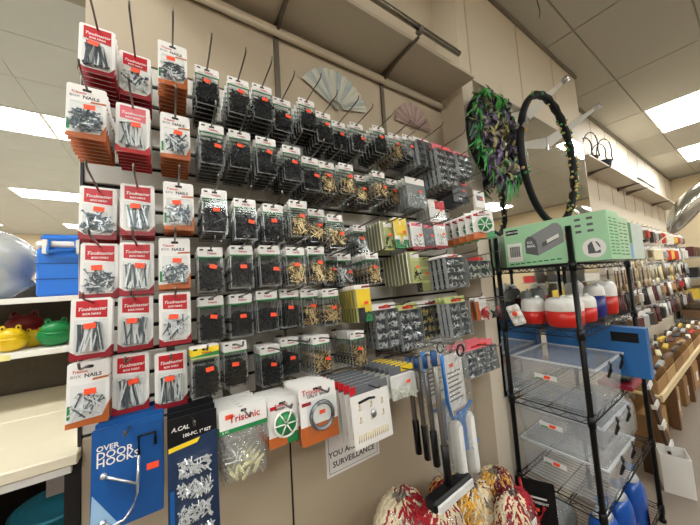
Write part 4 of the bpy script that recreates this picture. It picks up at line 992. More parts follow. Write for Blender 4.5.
# white face-out arms
for (bx, by, tx, ty, lb) in ((527, 116, 564, 81, 'upper white face-out arm with chrome cup end'), (548, 143, 596, 108, 'lower white face-out arm with chrome cup end')):
    a = atY(bx, by, PY - .012); b = None
    # the arm stands out from the wall towards the aisle and rises
    d = ray(tx, ty); b = d * (a.x / d.x); b = Vector((a.x, b.y, b.z + HC))
    t = thing('faceout_arm', lb, 'display arm', a, group='white face-out arms')
    v = b - a
    u = v.normalized(); n_ = Vector((1, 0, 0)).cross(u).normalized()
    q = MB()
    A0 = -n_*.055; A1 = n_*.045; B0 = v - n_*.010; B1 = v + n_*.010; th = Vector((.003, 0, 0))
    q.add([A0 - th, A1 - th, B1 - th, B0 - th, A0 + th, A1 + th, B1 + th, B0 + th], [(0,1,2,3), (7,6,5,4), (0,4,5,1), (1,5,6,2), (2,6,7,3), (3,7,4,0)], M_WHITE); q.build('blade', t)
    q = MB(); q.tube([v - u*.012, v + u*.03], [.019, .022], M_STEEL, 12); q.build('cup_end', t)
    q = MB(); q.tube([v + u*.0301, v + u*.031], [.015, .015], M_BLACK, 10); q.build('cup_bore', t)
    q = MB(); q.box((-.012, 0, -.06), (.012, .006, .05), M_STEEL); q.build('wall_plate', t)
# ceiling wires hanging at the pillar top
t = tag(MB().tube([atZ(537, 0, CEIL - .01), atZ(540, 12, CEIL - .05), atY(538, 28, PY - .03), atY(536, 42, PY - .012)], .003, M_INK, 5).build('loose_cable'), 'loose dark cable dangling from the ceiling at the pillar', 'cable')

# ================================================================== wire rack
RX0, RX1, RY0, RY1 = 1.741, 2.744, 0.558, 0.940
SHZ = [HC + .030, HC - .320, HC - .745, HC - 1.195, HC - 1.62]
M_RACK = mat('black_wire', rgb(11, 11, 12), .4, 0, spec=.3)
t = thing('wire_rack', 'black wire shelving rack with jugs and clear bins', 'rack', ((RX0 + RX1)/2, (RY0 + RY1)/2, 0))
ox, oy = (RX0 + RX1)/2, (RY0 + RY1)/2; hx, hy = (RX1 - RX0)/2, (RY1 - RY0)/2
for sx in (-1, 1):
    for sy in (-1, 1):
        q = MB(); q.tube([(sx*hx, sy*hy, .03), (sx*hx, sy*hy, HC + .225)], .0135, M_RACK, 10); q.build('post', t)
        q = MB(); q.lathe([(.018, 0), (.02, .012), (.008, .03)], M_BLACK, 10, X=Matrix.Translation((sx*hx, sy*hy, 0))); q.build('foot', t)
for z in SHZ:
    q = MB()
    for zz in (z, z - .032):
        for sy in (-1, 1): q.tube([(-hx, sy*hy, zz), (hx, sy*hy, zz)], .0032, M_RACK, 5)
        for sx in (-1, 1): q.tube([(sx*hx, -hy, zz), (sx*hx, hy, zz)], .0032, M_RACK, 5)
    for sy in (-1, 1):
        n = 18; q.tube([(-hx + 2*hx*i/n, sy*hy, z - (.032 if i % 2 else 0)) for i in range(n + 1)], .002, M_RACK, 4)
    for sx in (-1, 1):
        n = 8; q.tube([(sx*hx, -hy + 2*hy*i/n, z - (.032 if i % 2 else 0)) for i in range(n + 1)], .002, M_RACK, 4)
    for sx in (-1, 1):
        for sy in (-1, 1): q.lathe([(.018, -.04), (.017, .012)], M_RACK, 10, X=Matrix.Translation((sx*hx, sy*hy, z)))
    so = q.build('shelf', t)
    q = MB(); n = 34
    for i in range(n + 1): q.tube([(-hx + 2*hx*i/n, -hy, z + .002), (-hx + 2*hx*i/n, hy, z + .002)], .0016, M_RACK, 4)
    q.tube([(-hx, 0, z - .003), (hx, 0, z - .003)], .003, M_RACK, 5)
    o = q.build('deck_wires', so); o['kind'] = 'stuff'
# mailbox carton
M_MINT = mat('mint_carton', rgb(166, 214, 172), .45, var=.04)
M_PGREY = mat('print_grey', rgb(140, 142, 143), .5, var=.08)
M_DGREY = mat('print_dark_grey', rgb(92, 94, 96), .5)
zb = SHZ[0] + .005
def carton(x0, x1, y0, y1, z0, z1, m_, label, cat='carton', extra=None, name='mailbox_carton', group=None):
    t = thing(name, label, cat, (x0, (y0 + y1)/2, z0), (0, 0, -PI/2), group)   # local -y looks to world -x, local x runs to world -y
    W = y1 - y0; D = x1 - x0; H = z1 - z0
    MB().bbox((-W/2, 0, 0), (W/2, D, H), .002, m_).build('box', t)
    if extra: extra(t, W, H, D)
    return t
def mailface(t, W, H, D):
    q = MB(); q.box((-W*.47, -.0006, H*.80), (-W*.33, -.0001, H*.92), M_BLACK); q.build('brand_panel', t)
    q = MB(); text_at(q, 'GIBRALTAR', .0125, M_CARD, -W*.40, -.0009, H*.86, bold=.0004); q.build('brand_lettering', t)
    q = MB(); q.box((-W*.47, -.0006, H*.12), (-W*.30, -.0001, H*.58), M_CARD); q.build('barcode_label', t)
    q = MB()
    for i in range(14):
        x = -W*.44 + i*W*.0085; q.box((x, -.0009, H*.24), (x + (.0022 if i % 3 else .0034), -.0006, H*.50), M_INK)
    q.build('barcode', t)
    # the grey mailbox picture: door end, long side, arched roof
    q = MB()
    q.prism([(-W*.26, H*.30), (-W*.13, H*.22), (-W*.13, H*.50), (-W*.145, H*.60), (-W*.175, H*.68), (-W*.22, H*.70), (-W*.25, H*.64), (-W*.26, H*.56)], -.0006, -.0001, M_DGREY)
    q.prism([(-W*.13, H*.22), (W*.13, H*.46), (W*.13, H*.72), (W*.12, H*.82), (W*.09, H*.90), (W*.05, H*.92), (-W*.20, H*.70), (-W*.155, H*.64), (-W*.13, H*.52)], -.0005, -.0001, M_PGREY)
    q.prism([(-W*.08, H*.40), (W*.08, H*.56), (W*.08, H*.66), (-W*.08, H*.50)], -.0008, -.0005, M_DGREY); q.prism([(-W*.03, H*.48), (W*.09, H*.585), (W*.09, H*.67), (-W*.03, H*.56)], -.001, -.0008, M_CARD)
    q.build('mailbox_picture', t)
    q = MB(); text_at(q, 'U.S.', .020, M_CARD, -W*.205, -.001, H*.55, bold=.0005); text_at(q, 'MAIL', .020, M_CARD, -W*.195, -.001, H*.46, bold=.0005); q.build('picture_lettering', t)
    q = MB()
    for i in range(9): q.box((-W*.45 + i*W*.062, -.0006, H*.045 + i*.0012), (-W*.45 + i*W*.062 + W*.045, -.0001, H*.075 + i*.0012), MATS['green_print'])
    for i in range(3):
        for j in range(2): q.box((W*(.24 + .1*j), -.0006, H*(.86 - .13*i)), (W*(.29 + .1*j), -.0001, H*(.86 - .13*i) + .012), M_DGREY)
    q.build('small_print', t)
    q = MB(); cx, cz, r = W*.375, H*.26, H*.20
    q.prism([(cx + r*math.cos(a)*.95, cz + r*math.sin(a)) for a in [2*PI*i/24 for i in range(24)]], -.0006, -.0001, M_CARD); q.build('detail_circle', t)
    q = MB(); q.prism([(cx - r*.5, cz - r*.55), (cx + r*.5, cz - r*.55), (cx + r*.5, cz + r*.2), (cx + r*.3, cz + r*.6), (cx - r*.2, cz + r*.65), (cx - r*.5, cz + r*.3)], -.001, -.0006, M_DGREY); q.prism([(cx + r*.1, cz - r*.4), (cx + r*.55, cz - r*.2), (cx + r*.1, cz + r*.7), (cx - r*.1, cz + r*.6)], -.0013, -.001, M_CARD); q.build('detail_picture', t)
    q = MB(); q.box((W*.145, -.0008, H*.50), (W*.165, -.0001, H*.62), M_STICK); q.build('price_sticker', t)
    # end panel facing the aisle: rows of small print
    q = MB()
    for i in range(12):
        for j in range(2): q.box((W/2 + .0001, D*(.1 + .42*j), H*(.1 + .066*i)), (W/2 + .0006, D*(.1 + .42*j) + D*(.34 - .05*(i % 3)), H*(.1 + .066*i) + .006), MATS['green_print'])
    q.build('end_print', t)
carton(1.757, 1.935, .406, .895, zb, zb + .242, M_MINT, 'mint green mailbox carton with grey mailbox picture on the rack top', extra=mailface)
def endprint(t, W, H, D):
    q = MB()
    for i in range(10):
        for j in range(2): q.box((W/2 + .0001, D*(.1 + .42*j), H*(.1 + .08*i)), (W/2 + .0006, D*(.1 + .42*j) + D*(.34 - .05*(i % 3)), H*(.1 + .08*i) + .007), MATS['green_print'])
    q.build('end_print', t)
M_MINT2 = mat('pale_mint_carton', rgb(184, 214, 184), .45, var=.04)
carton(1.939, 2.15, .415, .895, zb, zb + .23, M_MINT2, 'paler green carton right behind the mailbox carton', extra=endprint)
def strip(t, W, H, D):
    MB().box((W/2 + .0001, .005, 0.09), (W/2 + .0008, D*.22, H - .005), M_GREEN).build('green_panel', t)
    MB().box((W/2 + .0001, .005, .004), (W/2 + .0008, D*.22, 0.088), mat('sky_print', rgb(120, 180, 226), .4)).build('blue_panel', t)
carton(2.155, 2.48, .42, .895, zb, zb + .215, mat('pale_carton', rgb(200, 214, 206), .45), 'pale carton with green and blue corner, last on the rack top', extra=strip)
# jugs on the second shelf
M_JRED = mat('red_jug', rgb(206, 40, 30), .35, var=.05); M_JDR = mat('dark_red_jug', rgb(110, 34, 32), .4); M_JBL = mat('blue_jug', rgb(34, 40, 120), .35); M_JGR = mat('grey_lid', rgb(130, 132, 130), .5); M_CHAR = mat('charcoal_jug', rgb(58, 62, 66), .45)
z2 = SHZ[1] + .0045
def jug(X, Y, r, h, body, lid, label, frac=.55, spout=False):
    t = thing('drink_jug', label, 'cooler jug', (X, Y, z2), (0, 0, random.uniform(-.4, .4)), 'drink jugs on the wire rack')
    MB().lathe([(r*.86, 0), (r*.93, .008), (r, h*.25), (r*1.0, h*frac)], body, 22).build('body', t)
    lid_o = MB().lathe([(r*1.0, h*frac + .0003), (r*1.01, h*frac + .004), (r*1.0, h*.82), (r*.9, h*.95), (r*.72, h)], lid, 22).build('lid', t)
    q = MB(); q.tube([(r*.8*math.cos(a), 0, h*.9 + r*.28*math.sin(a)) for a in [PI*i/10 for i in range(11)]], r*.075, lid, 6); q.build('handle', lid_o)
    q = MB(); q.lathe([(r*.22, 0), (r*.22, .012), (r*.15, .018)], lid, 12, X=Matrix.Translation((0, -r*.4, h*.985))); q.build('cap', lid_o)
    return t
def base_px(px, py): return atZ(px, py, z2)
jug(1.863, .66, .088, .158, M_JRED, M_WHITE, 'red jug with white lid nearest the front post of the rack')
jug(1.885, .828, .063, .150, M_JRED, M_WHITE, 'red jug with white lid at the left of the rack shelf', frac=.5)
jug(2.10, .65, .068, .150, M_JRED, M_WHITE, 'red jug with white lid half hidden behind the front post')
jug(2.31, .645, .055, .20, M_JBL, M_WHITE, 'blue-banded jug with white lid on the rack', frac=.68)
jug(2.50, .645, .068, .215, M_JRED, M_WHITE, 'tall red jug with white lid by the right post')
jug(2.60, .84, .06, .21, M_JRED, M_WHITE, 'tall red jug half hidden at the back of the rack')
jug(2.09, .885, .045, .20, M_JDR, M_JGR, 'dark red jug with grey lid at the far left of the shelf', frac=.66)
jug(1.985, .905, .032, .19, M_CHAR, M_JGR, 'charcoal jug with grey lid behind the dark red one', frac=.62)
# white carded caps clipped to the left post
p = atX(516, 315, 1.72)
t = thing('cap_card', 'white lumpy carded pack with orange sticker clipped at the rack post', 'card pack', p, (0, R(-18), -PI/2 + .3))
MB().prism(rrect(-.035, .035, -.06, .06, .008), 0, .004, M_WHITE).build('card', t)
q = MB()
for i in range(2):
    for j in range(3): q.ball((-.017 + .034*i, -.006, -.038 + .038*j), (.016, .012, .017), M_WHITE, 8, 6)
q.build('bumps', t)
q = MB(); q.lathe([(.014, 0), (.014, .002)], M_STICK, 14, X=Matrix.Translation((0, -.0175, .01)) @ Matrix.Rotation(PI/2, 4, 'X')); q.build('price_sticker', t)
# clear bins
M_LATCH = mat('black_latch', rgb(22, 22, 24), .4)
def clear_bin(x0, x1, y0, y1, z0, h, label):
    t = thing('storage_bin', label, 'storage bin', ((x0 + x1)/2, (y0 + y1)/2, z0), (0, 0, 0), 'clear storage bins on the rack')
    W = (x1 - x0)/2; D = (y1 - y0)/2; i = .022
    q = MB(); vs_ = [(-W + i, -D + i, 0), (W - i, -D + i, 0), (W - i, D - i, 0), (-W + i, D - i, 0), (-W, -D, h - .025), (W, -D, h - .025), (W, D, h - .025), (-W, D, h - .025)]
    q.add(vs_, [(0,3,2,1), (0,1,5,4), (1,2,6,5), (2,3,7,6), (3,0,4,7)], M_BIN); q.build('tub', t)
    q = MB(); q.bbox((-W - .010, -D - .010, h - .025), (W + .010, D + .010, h - .008), .004, M_BIN); lid_o = q.build('lid', t)
    q = MB(); e = .012
    for a_, b_ in (((-W - .01, -D - .01), (W + .01, -D - .01 + e)), ((-W - .01, D + .01 - e), (W + .01, D + .01)), ((-W - .01, -D - .01 + e), (-W - .01 + e, D + .01 - e)), ((W + .01 - e, -D - .01 + e), (W + .01, D + .01 - e))): q.box((a_[0], a_[1], h - .0075), (b_[0], b_[1], h), M_BINRIM)
    q.build('lid_rim', lid_o)
    for xx in (-W*.3, W*.62):
        q = MB(); q.tube([(xx - .02, -D - .012, h - .07), (xx - .012, -D - .024, h - .03), (xx + .0, -D - .022, h - .004), (xx + .02, -D - .014, h + .004)], [.006, .008, .008, .006], M_LATCH, 6); q.build('latch', lid_o)
    q = MB(); X = Matrix.Translation((-W + .004, .03, h*.6)) @ Matrix.Rotation(-PI/2, 4, 'Z')
    q.prism([(-.055, -.014), (.055, -.014), (.055, .012), (-.055, .014)], -.0024, -.001, M_CARD, X=X); q.prism([(-.01, -.010), (.02, -.010), (.026, .008), (-.006, .008)], -.0032, -.0026, M_STICK, X=X); q.prism([(-.05, -.014), (-.015, -.014), (-.015, -.008), (-.05, -.008)], -.0032, -.0026, M_GREEN, X=X); q.build('label_sticker', t)
z3 = SHZ[2] + .0045; z4 = SHZ[3] + .0045
clear_bin(1.775, 2.22, .53, .925, z3, .235, 'clear storage bin with black latches on the middle shelf')
clear_bin(1.775, 2.22, .53, .925, z4, .205, 'clear storage bin at the bottom of the stack of two')
clear_bin(1.775, 2.22, .53, .925, z4 + .2055, .195, 'clear storage bin on top of the stack of two')
# long blue carton standing on the middle shelf
def blueface(t, W, H, D):
    MB().box((W*.20, -.0008, H*.70), (W*.44, -.0001, H*.90), M_BLACK).build('label_panel', t)
    MB().box((W/2 + .0001, D*.3, H*.08), (W/2 + .0008, D*.6, H*.7), M_DBLUE).build('end_panel', t)
    q = MB(); q.prism([(W*.02, H*.12), (W*.16, H*.12), (W*.20, H*.26), (W*.10, H*.42), (W*.02, H*.44)], -.0008, -.0001, M_DGREY); q.build('print', t)
carton(2.26, 2.335, .425, .93, z3 + .09, z3 + .375, mat('blue_carton', rgb(36, 104, 168), .4, var=.08, scale=10), 'long blue carton standing behind the clear bin and sticking out', extra=blueface, name='blue_carton')
# bagged goods right of the bins on the fourth shelf
def crumple_bag(x0, x1, y0, y1, z0, h, label, seed):
    rnd = random.Random(seed); t = thing('bagged_goods', label, 'bag', ((x0 + x1)/2, (y0 + y1)/2, z0), group='bagged goods on the rack')
    rx, ry = (x1 - x0)/2, (y1 - y0)/2
    def lump(s, m_, name):
        q = MB(); q.ball((0, 0, h/2), (rx*s, ry*s, h/2*s), m_, 20, 14)
        for v in q.v:
            d = Vector((v.x, v.y, v.z - h/2)); k = 1 + .09*math.sin(d.x*40 + seed)*math.cos(d.z*33) + .05*rnd.uniform(-1, 1)
            # squarer
            v.x = max(-rx*s*.86, min(rx*s*.86, d.x*1.25*k)); v.y = max(-ry*s*.86, min(ry*s*.86, d.y*1.25*k)); v.z = h/2 + max(-h/2*s*.9, min(h/2*s, d.z*1.12*k))
        q.build(name, t)
    lump(.92, mat('grey_goods', rgb(170, 172, 172), .7, var=.2, scale=12), 'contents'); lump(1.0, M_BAG, 'bag')
crumple_bag(2.26, 2.70, .57, .92, z4, .34, 'grey goods wrapped in crumpled clear plastic on the fourth shelf', 5)
t = thing('red_black_tray', 'red and black pack lying under the blue carton on the middle shelf', 'tool pack', (2.42, .60, z3))
MB().bbox((-.16, -.09, 0), (.06, .07, .03), .006, mat('magenta_red', rgb(140, 18, 46), .4)).build('tray', t)
q = MB(); q.ball((-.06, -.02, .049), (.09, .055, .02), M_BLACK); q.build('pouch', t)
# blue bottle jugs under the fourth shelf
M_BOT = mat('blue_liquid', rgb(26, 86, 176), .25, var=.06); M_BOTW = mat('clear_white_bottle', rgb(206, 214, 222), .35)
z5 = SHZ[4] + .0045
for k, (X, Y) in enumerate(((1.93, .62), (2.16, .615), (2.40, .61))):
    t = thing('fluid_bottle', ('blue washer fluid bottle nearest the front post', 'blue washer fluid bottle in the middle of three', 'blue washer fluid bottle nearest the right post')[k], 'bottle', (X, Y, z5), (0, 0, .1*k), 'blue fluid bottles')
    MB().lathe([(.085, 0), (.092, .01), (.092, .20), (.085, .25), (.06, .295)], M_BOT, 18, sx=1.05, sy=.72).build('body', t)
    MB().lathe([(.06, .2953), (.045, .315), (.026, .345)], M_BOTW, 18, sx=1.05, sy=.72).build('shoulder', t)
    MB().lathe([(.024, .3455), (.024, .372)], M_BLU, 14).build('cap', t)
    q = MB(); q.box((-.06, -.0675, .03), (.06, -.0665, .15), mat('bottle_label', rgb(120, 40, 60), .4, var=.3, scale=40)); q.build('label', t)
crumple_bag(1.80, 2.10, .78, .93, z5, .2, 'blue goods in a bag at the back of the bottom shelf', 9)
# black card with red handled tool in front of the rack
p = atX(531, 485, 1.60)
t = thing('tool_card', 'black carded tool with red handles propped beside the rack', 'tool pack', (1.62, .80, 0), (R(-5), 0, R(-62)))
zc = atX(528, 482, 1.62).z
MB().prism(rrect(-.09, .09, .05, zc, .006), -.002, .002, M_BLACK).build('card', t)
q = MB(); q.box((-.06, -.003, zc - .09), (.05, -.002, zc - .082), M_CARD); text_at(q, 'LIGHTWEIGHT', .017, M_CARD, 0, -.0035, zc - .11, bold=.0004); q.build('lettering', t)
q = MB(); q.tube([(-.07, -.012, zc - .0), (-.06, -.014, zc - .08), (-.02, -.014, zc - .17), (.01, -.014, zc - .18), (.035, -.014, zc - .12)], .009, M_RED, 6); q.tube([(.0, -.014, zc - .18), (0, -.014, zc - .26)], .008, M_RED, 6); q.build('handle', t)
q = MB(); q.box((-.012, -.006, zc - .15), (.012, -.004, zc - .135), M_STICK); q.build('price_sticker', t)
q = MB(); q.bbox((-.03, -.02, zc - .30), (.05, -.003, zc - .22), .005, M_STEEL); q.build('blade', t)
MB().box((-.09, -.002, 0), (.09, .06, .05), M_BLACK).build('stand', t)

# ================================================================== the aisle to the right
# pegged goods on the wall beyond the pillar
rnd = random.Random(31)
FAR = {}
def farmat(nm, c): return mat('goods_' + nm, rgb(*c), .45, var=.2, scale=30)
FC = [farmat('white', (214, 210, 200)), farmat('silver', (160, 160, 158)), farmat('brown', (110, 82, 58)), farmat('red', (186, 40, 36)), farmat('yellow', (214, 182, 70)), farmat('cream', (226, 216, 178)), farmat('black', (38, 36, 36)), farmat('wood', (176, 140, 96)), farmat('maroon', (86, 34, 36))]
CN = ['white', 'silver', 'brown', 'red', 'yellow', 'cream', 'black', 'wooden', 'maroon']
t = thing('pegboard_display', 'white pegboard panel behind the hanging kitchen goods along the aisle', 'pegboard', (6.2, BY - .03, .9))
MB().box((-2.3, 0, 0), (2.3, .02, 1.38), mat('pegboard', rgb(196, 188, 170), .6)).build('board', t)
q = MB()
for i in range(12): q.box((-2.3, -.006, .08 + i*.105), (2.3, -.0003, .088 + i*.105), M_GREYP)
q.build('groove', t)
shapes = {}
def goods(kind, ci):
    key = (kind, ci)
    if key in shapes: return shapes[key]
    m_ = FC[ci]; P = []
    if kind == 'bag':
        q = MB(); q.prism(rrect(-.055, .055, -.04, 0, .004), -.001, .001, M_CARD); P.append(('header_card', q.mesh('header_card')))
        q = MB(); q.frust((-.055, -.03, -.2), (.055, .0, -.04), .012, m_); P.append(('body', q.mesh('body')))
    elif kind == 'utensil':
        q = MB(); q.prism(rrect(-.035, .035, -.07, 0, .004), -.001, .001, M_CARD); P.append(('header_card', q.mesh('header_card')))
        q = MB(); q.tube([(0, -.006, -.04), (0, -.006, -.2)], .007, m_, 6); P.append(('handle', q.mesh('handle')))
        q = MB(); q.ball((0, -.008, -.235), (.032, .01, .045), m_, 10, 6); P.append(('head', q.mesh('head')))
    elif kind == 'cluster':
        q = MB(); q.tube([(0, 0, 0), (0, 0, -.03)], .006, M_STEEL, 5); P.append(('ring', q.mesh('ring')))
        q = MB()
        for i in range(5): q.tube([((i - 2)*.012, -.008*(i % 2), -.03), ((i - 2)*.017, -.012, -.22)], [.007, .011], m_, 6)
        P.append(('spoons', q.mesh('spoons')))
    else:
        q = MB(); q.prism(rrect(-.05, .05, -.17, 0, .004), -.001, .001, m_); q.prism([(-.05, -.05), (.05, -.05), (.05, -.012), (-.05, -.012)], -.0015, -.001, M_CARD); P.append(('card', q.mesh('card')))
        q = MB(); q.frust((-.035, -.025, -.16), (.035, -.001, -.06), .008, FC[(ci + 1) % len(FC)]); P.append(('moulding', q.mesh('moulding')))
    shapes[key] = P
    return P
rows = [(HC + .52, 'top'), (HC + .26, 'second'), (HC + .0, 'third'), (HC - .27, 'fourth'), (HC - .55, 'lowest')]
for ri, (z, rn) in enumerate(rows):
    n = 18
    for k in range(n):
        X = 3.98 + k*.26
        ci = [[0, 1, 0, 2, 0, 1, 2, 6, 0, 1, 3, 4, 0, 3, 3, 2, 0, 1, 2, 0, 5, 1], [5, 1, 0, 7, 5, 0, 1, 5, 5, 0, 0, 3, 4, 3, 0, 1, 5, 0, 1, 2, 7, 0], [2, 7, 2, 5, 2, 7, 0, 5, 5, 2, 1, 4, 7, 1, 0, 2, 6, 1, 0, 7, 2, 5], [8, 6, 1, 8, 6, 0, 8, 1, 6, 8, 0, 6, 1, 8, 2, 6, 0, 1, 8, 2, 6, 1], [6, 2, 8, 1, 6, 2, 8, 6, 0, 1, 8, 6, 2, 6, 1, 8, 6, 2]][ri][k]
        kind = rnd.choice([['card', 'bag'], ['utensil', 'bag', 'card'], ['cluster', 'utensil'], ['card', 'cluster'], ['bag', 'cluster']][ri])
        for dpt in range(2):
            Yp = .90 + dpt*.08
            lb = '%s %s on the aisle wall, %s row, %s from the pillar' % (CN[ci], {'bag': 'bagged item', 'utensil': 'kitchen utensil', 'cluster': 'bunch of spoons', 'card': 'carded item'}[kind], rn, ORD[k] if k < len(ORD) else 'far')
            if dpt: lb = lb.replace(' on the aisle', ' hanging behind on the aisle')
            put_pack(goods(kind, ci), 'hanging_goods', lb, 'hanging goods', (X, Yp, z + rnd.uniform(-.012, .012)), (0, 0, rnd.uniform(-.3, .1)), 'goods pegged along the aisle').scale = (1.45, 1.2, 1.05)
        o = thing('peg_hook', 'long peg hook on the aisle wall, %s row, %s' % (rn, ORD[k] + ' from the pillar' if k < len(ORD) else 'far end'), 'hook', (X, BY - .031, z - .005), group='peg hooks on the aisle wall')
        MB().tube([(0, 0, 0), (0, -.27, .012), (0, -.28, .03)], .0035, M_STEEL, 5).build('wire', o)
# green paper and blue card on the wall under the far shelf
a = atY(594, 190, BY - .03)
t = tag(MB().box((-.11, -.004, -.16), (.11, 0, .16), mat('leaf_print', rgb(110, 160, 66), .5, var=.4, scale=14)).build('green_poster', loc=(4.1, BY - .0005, HC + .95)), 'small green leafy poster under the far shelf', 'poster')
t = tag(MB().box((-.12, -.004, -.1), (.12, 0, .1), mat('pale_blue_print2', rgb(150, 180, 190), .5, var=.2, scale=14)).build('blue_poster', loc=(5.1, BY - .0305, HC + .58)), 'small pale blue card on the aisle wall', 'poster')
# low wooden tray table with cartons
WZ = HC - 1.13
t = thing('tray_table', 'cream wooden ledge table of goods along the right aisle', 'table', (5.4, .86, 0))
Mcw = mat('cream_wood', rgb(222, 202, 158), .6, var=.08, scale=10)
MB().bbox((-1.82, -.22, WZ - .05), (2.2, .10, WZ - .03), .004, Mcw).build('top', t)
MB().bbox((-1.82, -.24, WZ - .075), (2.2, -.2201, WZ - .015), .003, Mcw).build('front_lip', t)
for x in (-1.75, -1.0, 0, 1.0, 2.1):
    MB().box((x - .03, -.2, 0), (x + .03, -.14, WZ - .0505), mat('brown_wood', rgb(112, 78, 48), .6)).build('leg', t)
for k in range(9):
    X = 3.82 + k*.43; Mb = mat('kraft_%d' % (k % 3), rgb(*[(170, 132, 86), (190, 156, 108), (150, 116, 76)][k % 3]), .8, var=.1)
    t = thing('display_tray', '%s open kraft tray of goods on the ledge table' % ORD[k], 'tray', (X, .80, WZ - .0295), group='kraft trays on the ledge table')
    w_, d_, h_ = .20, .15, .15
    q = MB(); q.box((-w_, -d_, 0), (w_, -d_ + .006, h_*.7), Mb); q.box((-w_, d_ - .006, 0), (w_, d_, h_), Mb); q.box((-w_, -d_ + .0065, 0), (-w_ + .006, d_ - .0065, h_), Mb); q.box((w_ - .006, -d_ + .0065, 0), (w_, d_ - .0065, h_), Mb); q.build('side_panels', t)
    MB().box((-w_ + .0065, -d_ + .0065, 0), (w_ - .0065, d_ - .0065, .006), Mb).build('base', t)
    for j in range(3):
        m_ = FC[rnd.randrange(len(FC))]
        g = thing('loose_item', '%s item lying in the %s tray of the ledge table, spot %s' % (CN[FC.index(m_)], ORD[k], ORD[j]), 'goods', (X - .03, .71 + .085*j, WZ + .085 + .012*j), (0, R(-9), rnd.uniform(-.25, .25)), 'items in the ledge trays')
        q = MB(); q.bbox((-.12, -.022, .012), (.04, .022, .05), .006, m_); q.build('body', g)
        q = MB(); q.tube([(.04, 0, .03), (.14, 0, .05 + .02*j)], [.012, .016], FC[6], 6); q.build('handle', g)
# brown step stand with white price clips and a white carton by the rack corner
A = atX(645, 378, 3.35); B = atX(671, 452, 3.35)
t = thing('clip_strip_stand', 'brown leaning strip with white price clips beside the rack', 'display stand', (3.35, B.y, 0))
Mbr = mat('dark_brown', rgb(74, 50, 32), .6)
A -= Vector((3.35, B.y, 0)); Bv = Vector((0, 0, B.z)); ax = (A - Bv)
def along(u, s): return Bv + ax*u + Vector((s, 0, 0))
q = MB(); n_ = ax.cross(Vector((1, 0, 0))).normalized()*.01
v8 = [along(0, -.05) - n_, along(0, .05) - n_, along(0, .05) + n_, along(0, -.05) + n_, along(1, -.05) - n_, along(1, .05) - n_, along(1, .05) + n_, along(1, -.05) + n_]
q.add(v8, [(0,3,2,1),(4,5,6,7),(0,1,5,4),(1,2,6,5),(2,3,7,6),(3,0,4,7)], Mbr); q.build('strip', t)
for i in range(4):
    q = MB(); u = .05 + .27*i; sgn = 1.0
    for o_ in (-1,):
        v8 = [along(u, -.06) - n_*2.2, along(u + .03, .055) - n_*2.2, along(u + .03, .055) - n_*1.05, along(u, -.06) - n_*1.05]
        v8 += [p_ + ax.normalized()*.035 for p_ in v8]
        q.add(v8, [(0,3,2,1),(4,5,6,7),(0,1,5,4),(1,2,6,5),(2,3,7,6),(3,0,4,7)], M_WHITE)
    q.build('clip', t)
    q = MB(); v8 = [along(u, -.058) + n_*1.05, along(u, -.052) + n_*1.05, along(u, -.052) - n_*2.2, along(u, -.058) - n_*2.2]; v8 += [p_ + ax.normalized()*.035 for p_ in v8]
    q.add(v8, [(0,3,2,1),(4,5,6,7),(0,1,5,4),(1,2,6,5),(2,3,7,6),(3,0,4,7)], M_WHITE); q.build('clip_side', t)
MB().box((-.05, -.02, 0), (.05, .16, B.z - .02), Mbr).build('base_block', t)
C0 = atZ(649, 478, 0.0); C0.z = atX(659, 447, C0.x).z
t = thing('white_carton', 'open white paper carton on the carpet by the rack corner', 'carton', (C0.x + .0, C0.y - .15, 0), (0, 0, .3))
h_ = C0.z
q = MB(); q.box((-.09, -.08, 0), (.09, -.076, h_), M_WHITE); q.box((-.09, .076, 0), (.09, .08, h_), M_WHITE); q.box((-.09, -.0755, 0), (-.086, .0755, h_), M_WHITE); q.box((.086, -.0755, 0), (.09, .0755, h_), M_WHITE); q.build('side_panels', t)
MB().box((-.0855, -.0755, 0), (.0855, .0755, .004), M_WHITE).build('base', t)
# cartons under the ledge table
for k in range(5):
    X = 3.9 + k*.72
    t = thing('floor_carton', '%s brown carton on the floor under the ledge table' % ORD[k], 'carton', (X, .84, 0), group='cartons under the ledge table')
    MB().bbox((-.2, -.14, 0), (.2, .14, .32), .004, MATS['kraft_%d' % (k % 3)]).build('box', t)
    MB().box((-.03, -.141, .08), (.12, -.1402, .2), M_CARD).build('label', t)
# foil balloon over the aisle
p = atX(691, 203, 5.6)
t = thing('foil_balloon', 'silver crescent foil balloon hanging over the right aisle', 'balloon', p, (R(10), R(38), R(-50)))
Mf = mat('foil', rgb(196, 196, 190), .16, .9, var=.1, scale=4, bump=.5)
q = MB(); q.ball((0, 0, 0), (.13, .10, .42), Mf, 20, 14)
for v in q.v: v.x += .35*(v.z**2); k = 1 + .05*math.sin(v.z*24); v.y *= k
q.build('body', t)
MB().tube([(.06, 0, -.42), (.0, 0, -.7)], .006, M_WHITE, 5).build('ribbon', t)
# goods at the far end of the aisle
for k in range(10):
    X = 8.9 + (k % 2)*.75; Y = .95 - (k//2)*.72
    t = thing('end_shelving', 'grey shelving unit at the far end of the aisle, %s along' % ORD[k], 'shelving', (X, Y, 0), group='shelving at the far end')
    MB().box((-.3, .2, 0), (.3, .22, HC + .55), mat('end_grey', rgb(104, 104, 98), .6, var=.2, scale=6)).build('back', t)
    for j in range(5):
        MB().box((-.3, -.2, .12 + j*.42), (.3, .1995, .14 + j*.42), FC[1]).build('shelf_board', t)
        MB().bbox((-.26 + .05*(j % 2), -.15, .1405 + j*.42), (.2, .15, .34 + j*.42), .01, FC[(k*3 + j*2) % len(FC)]).build('stock_block', t)

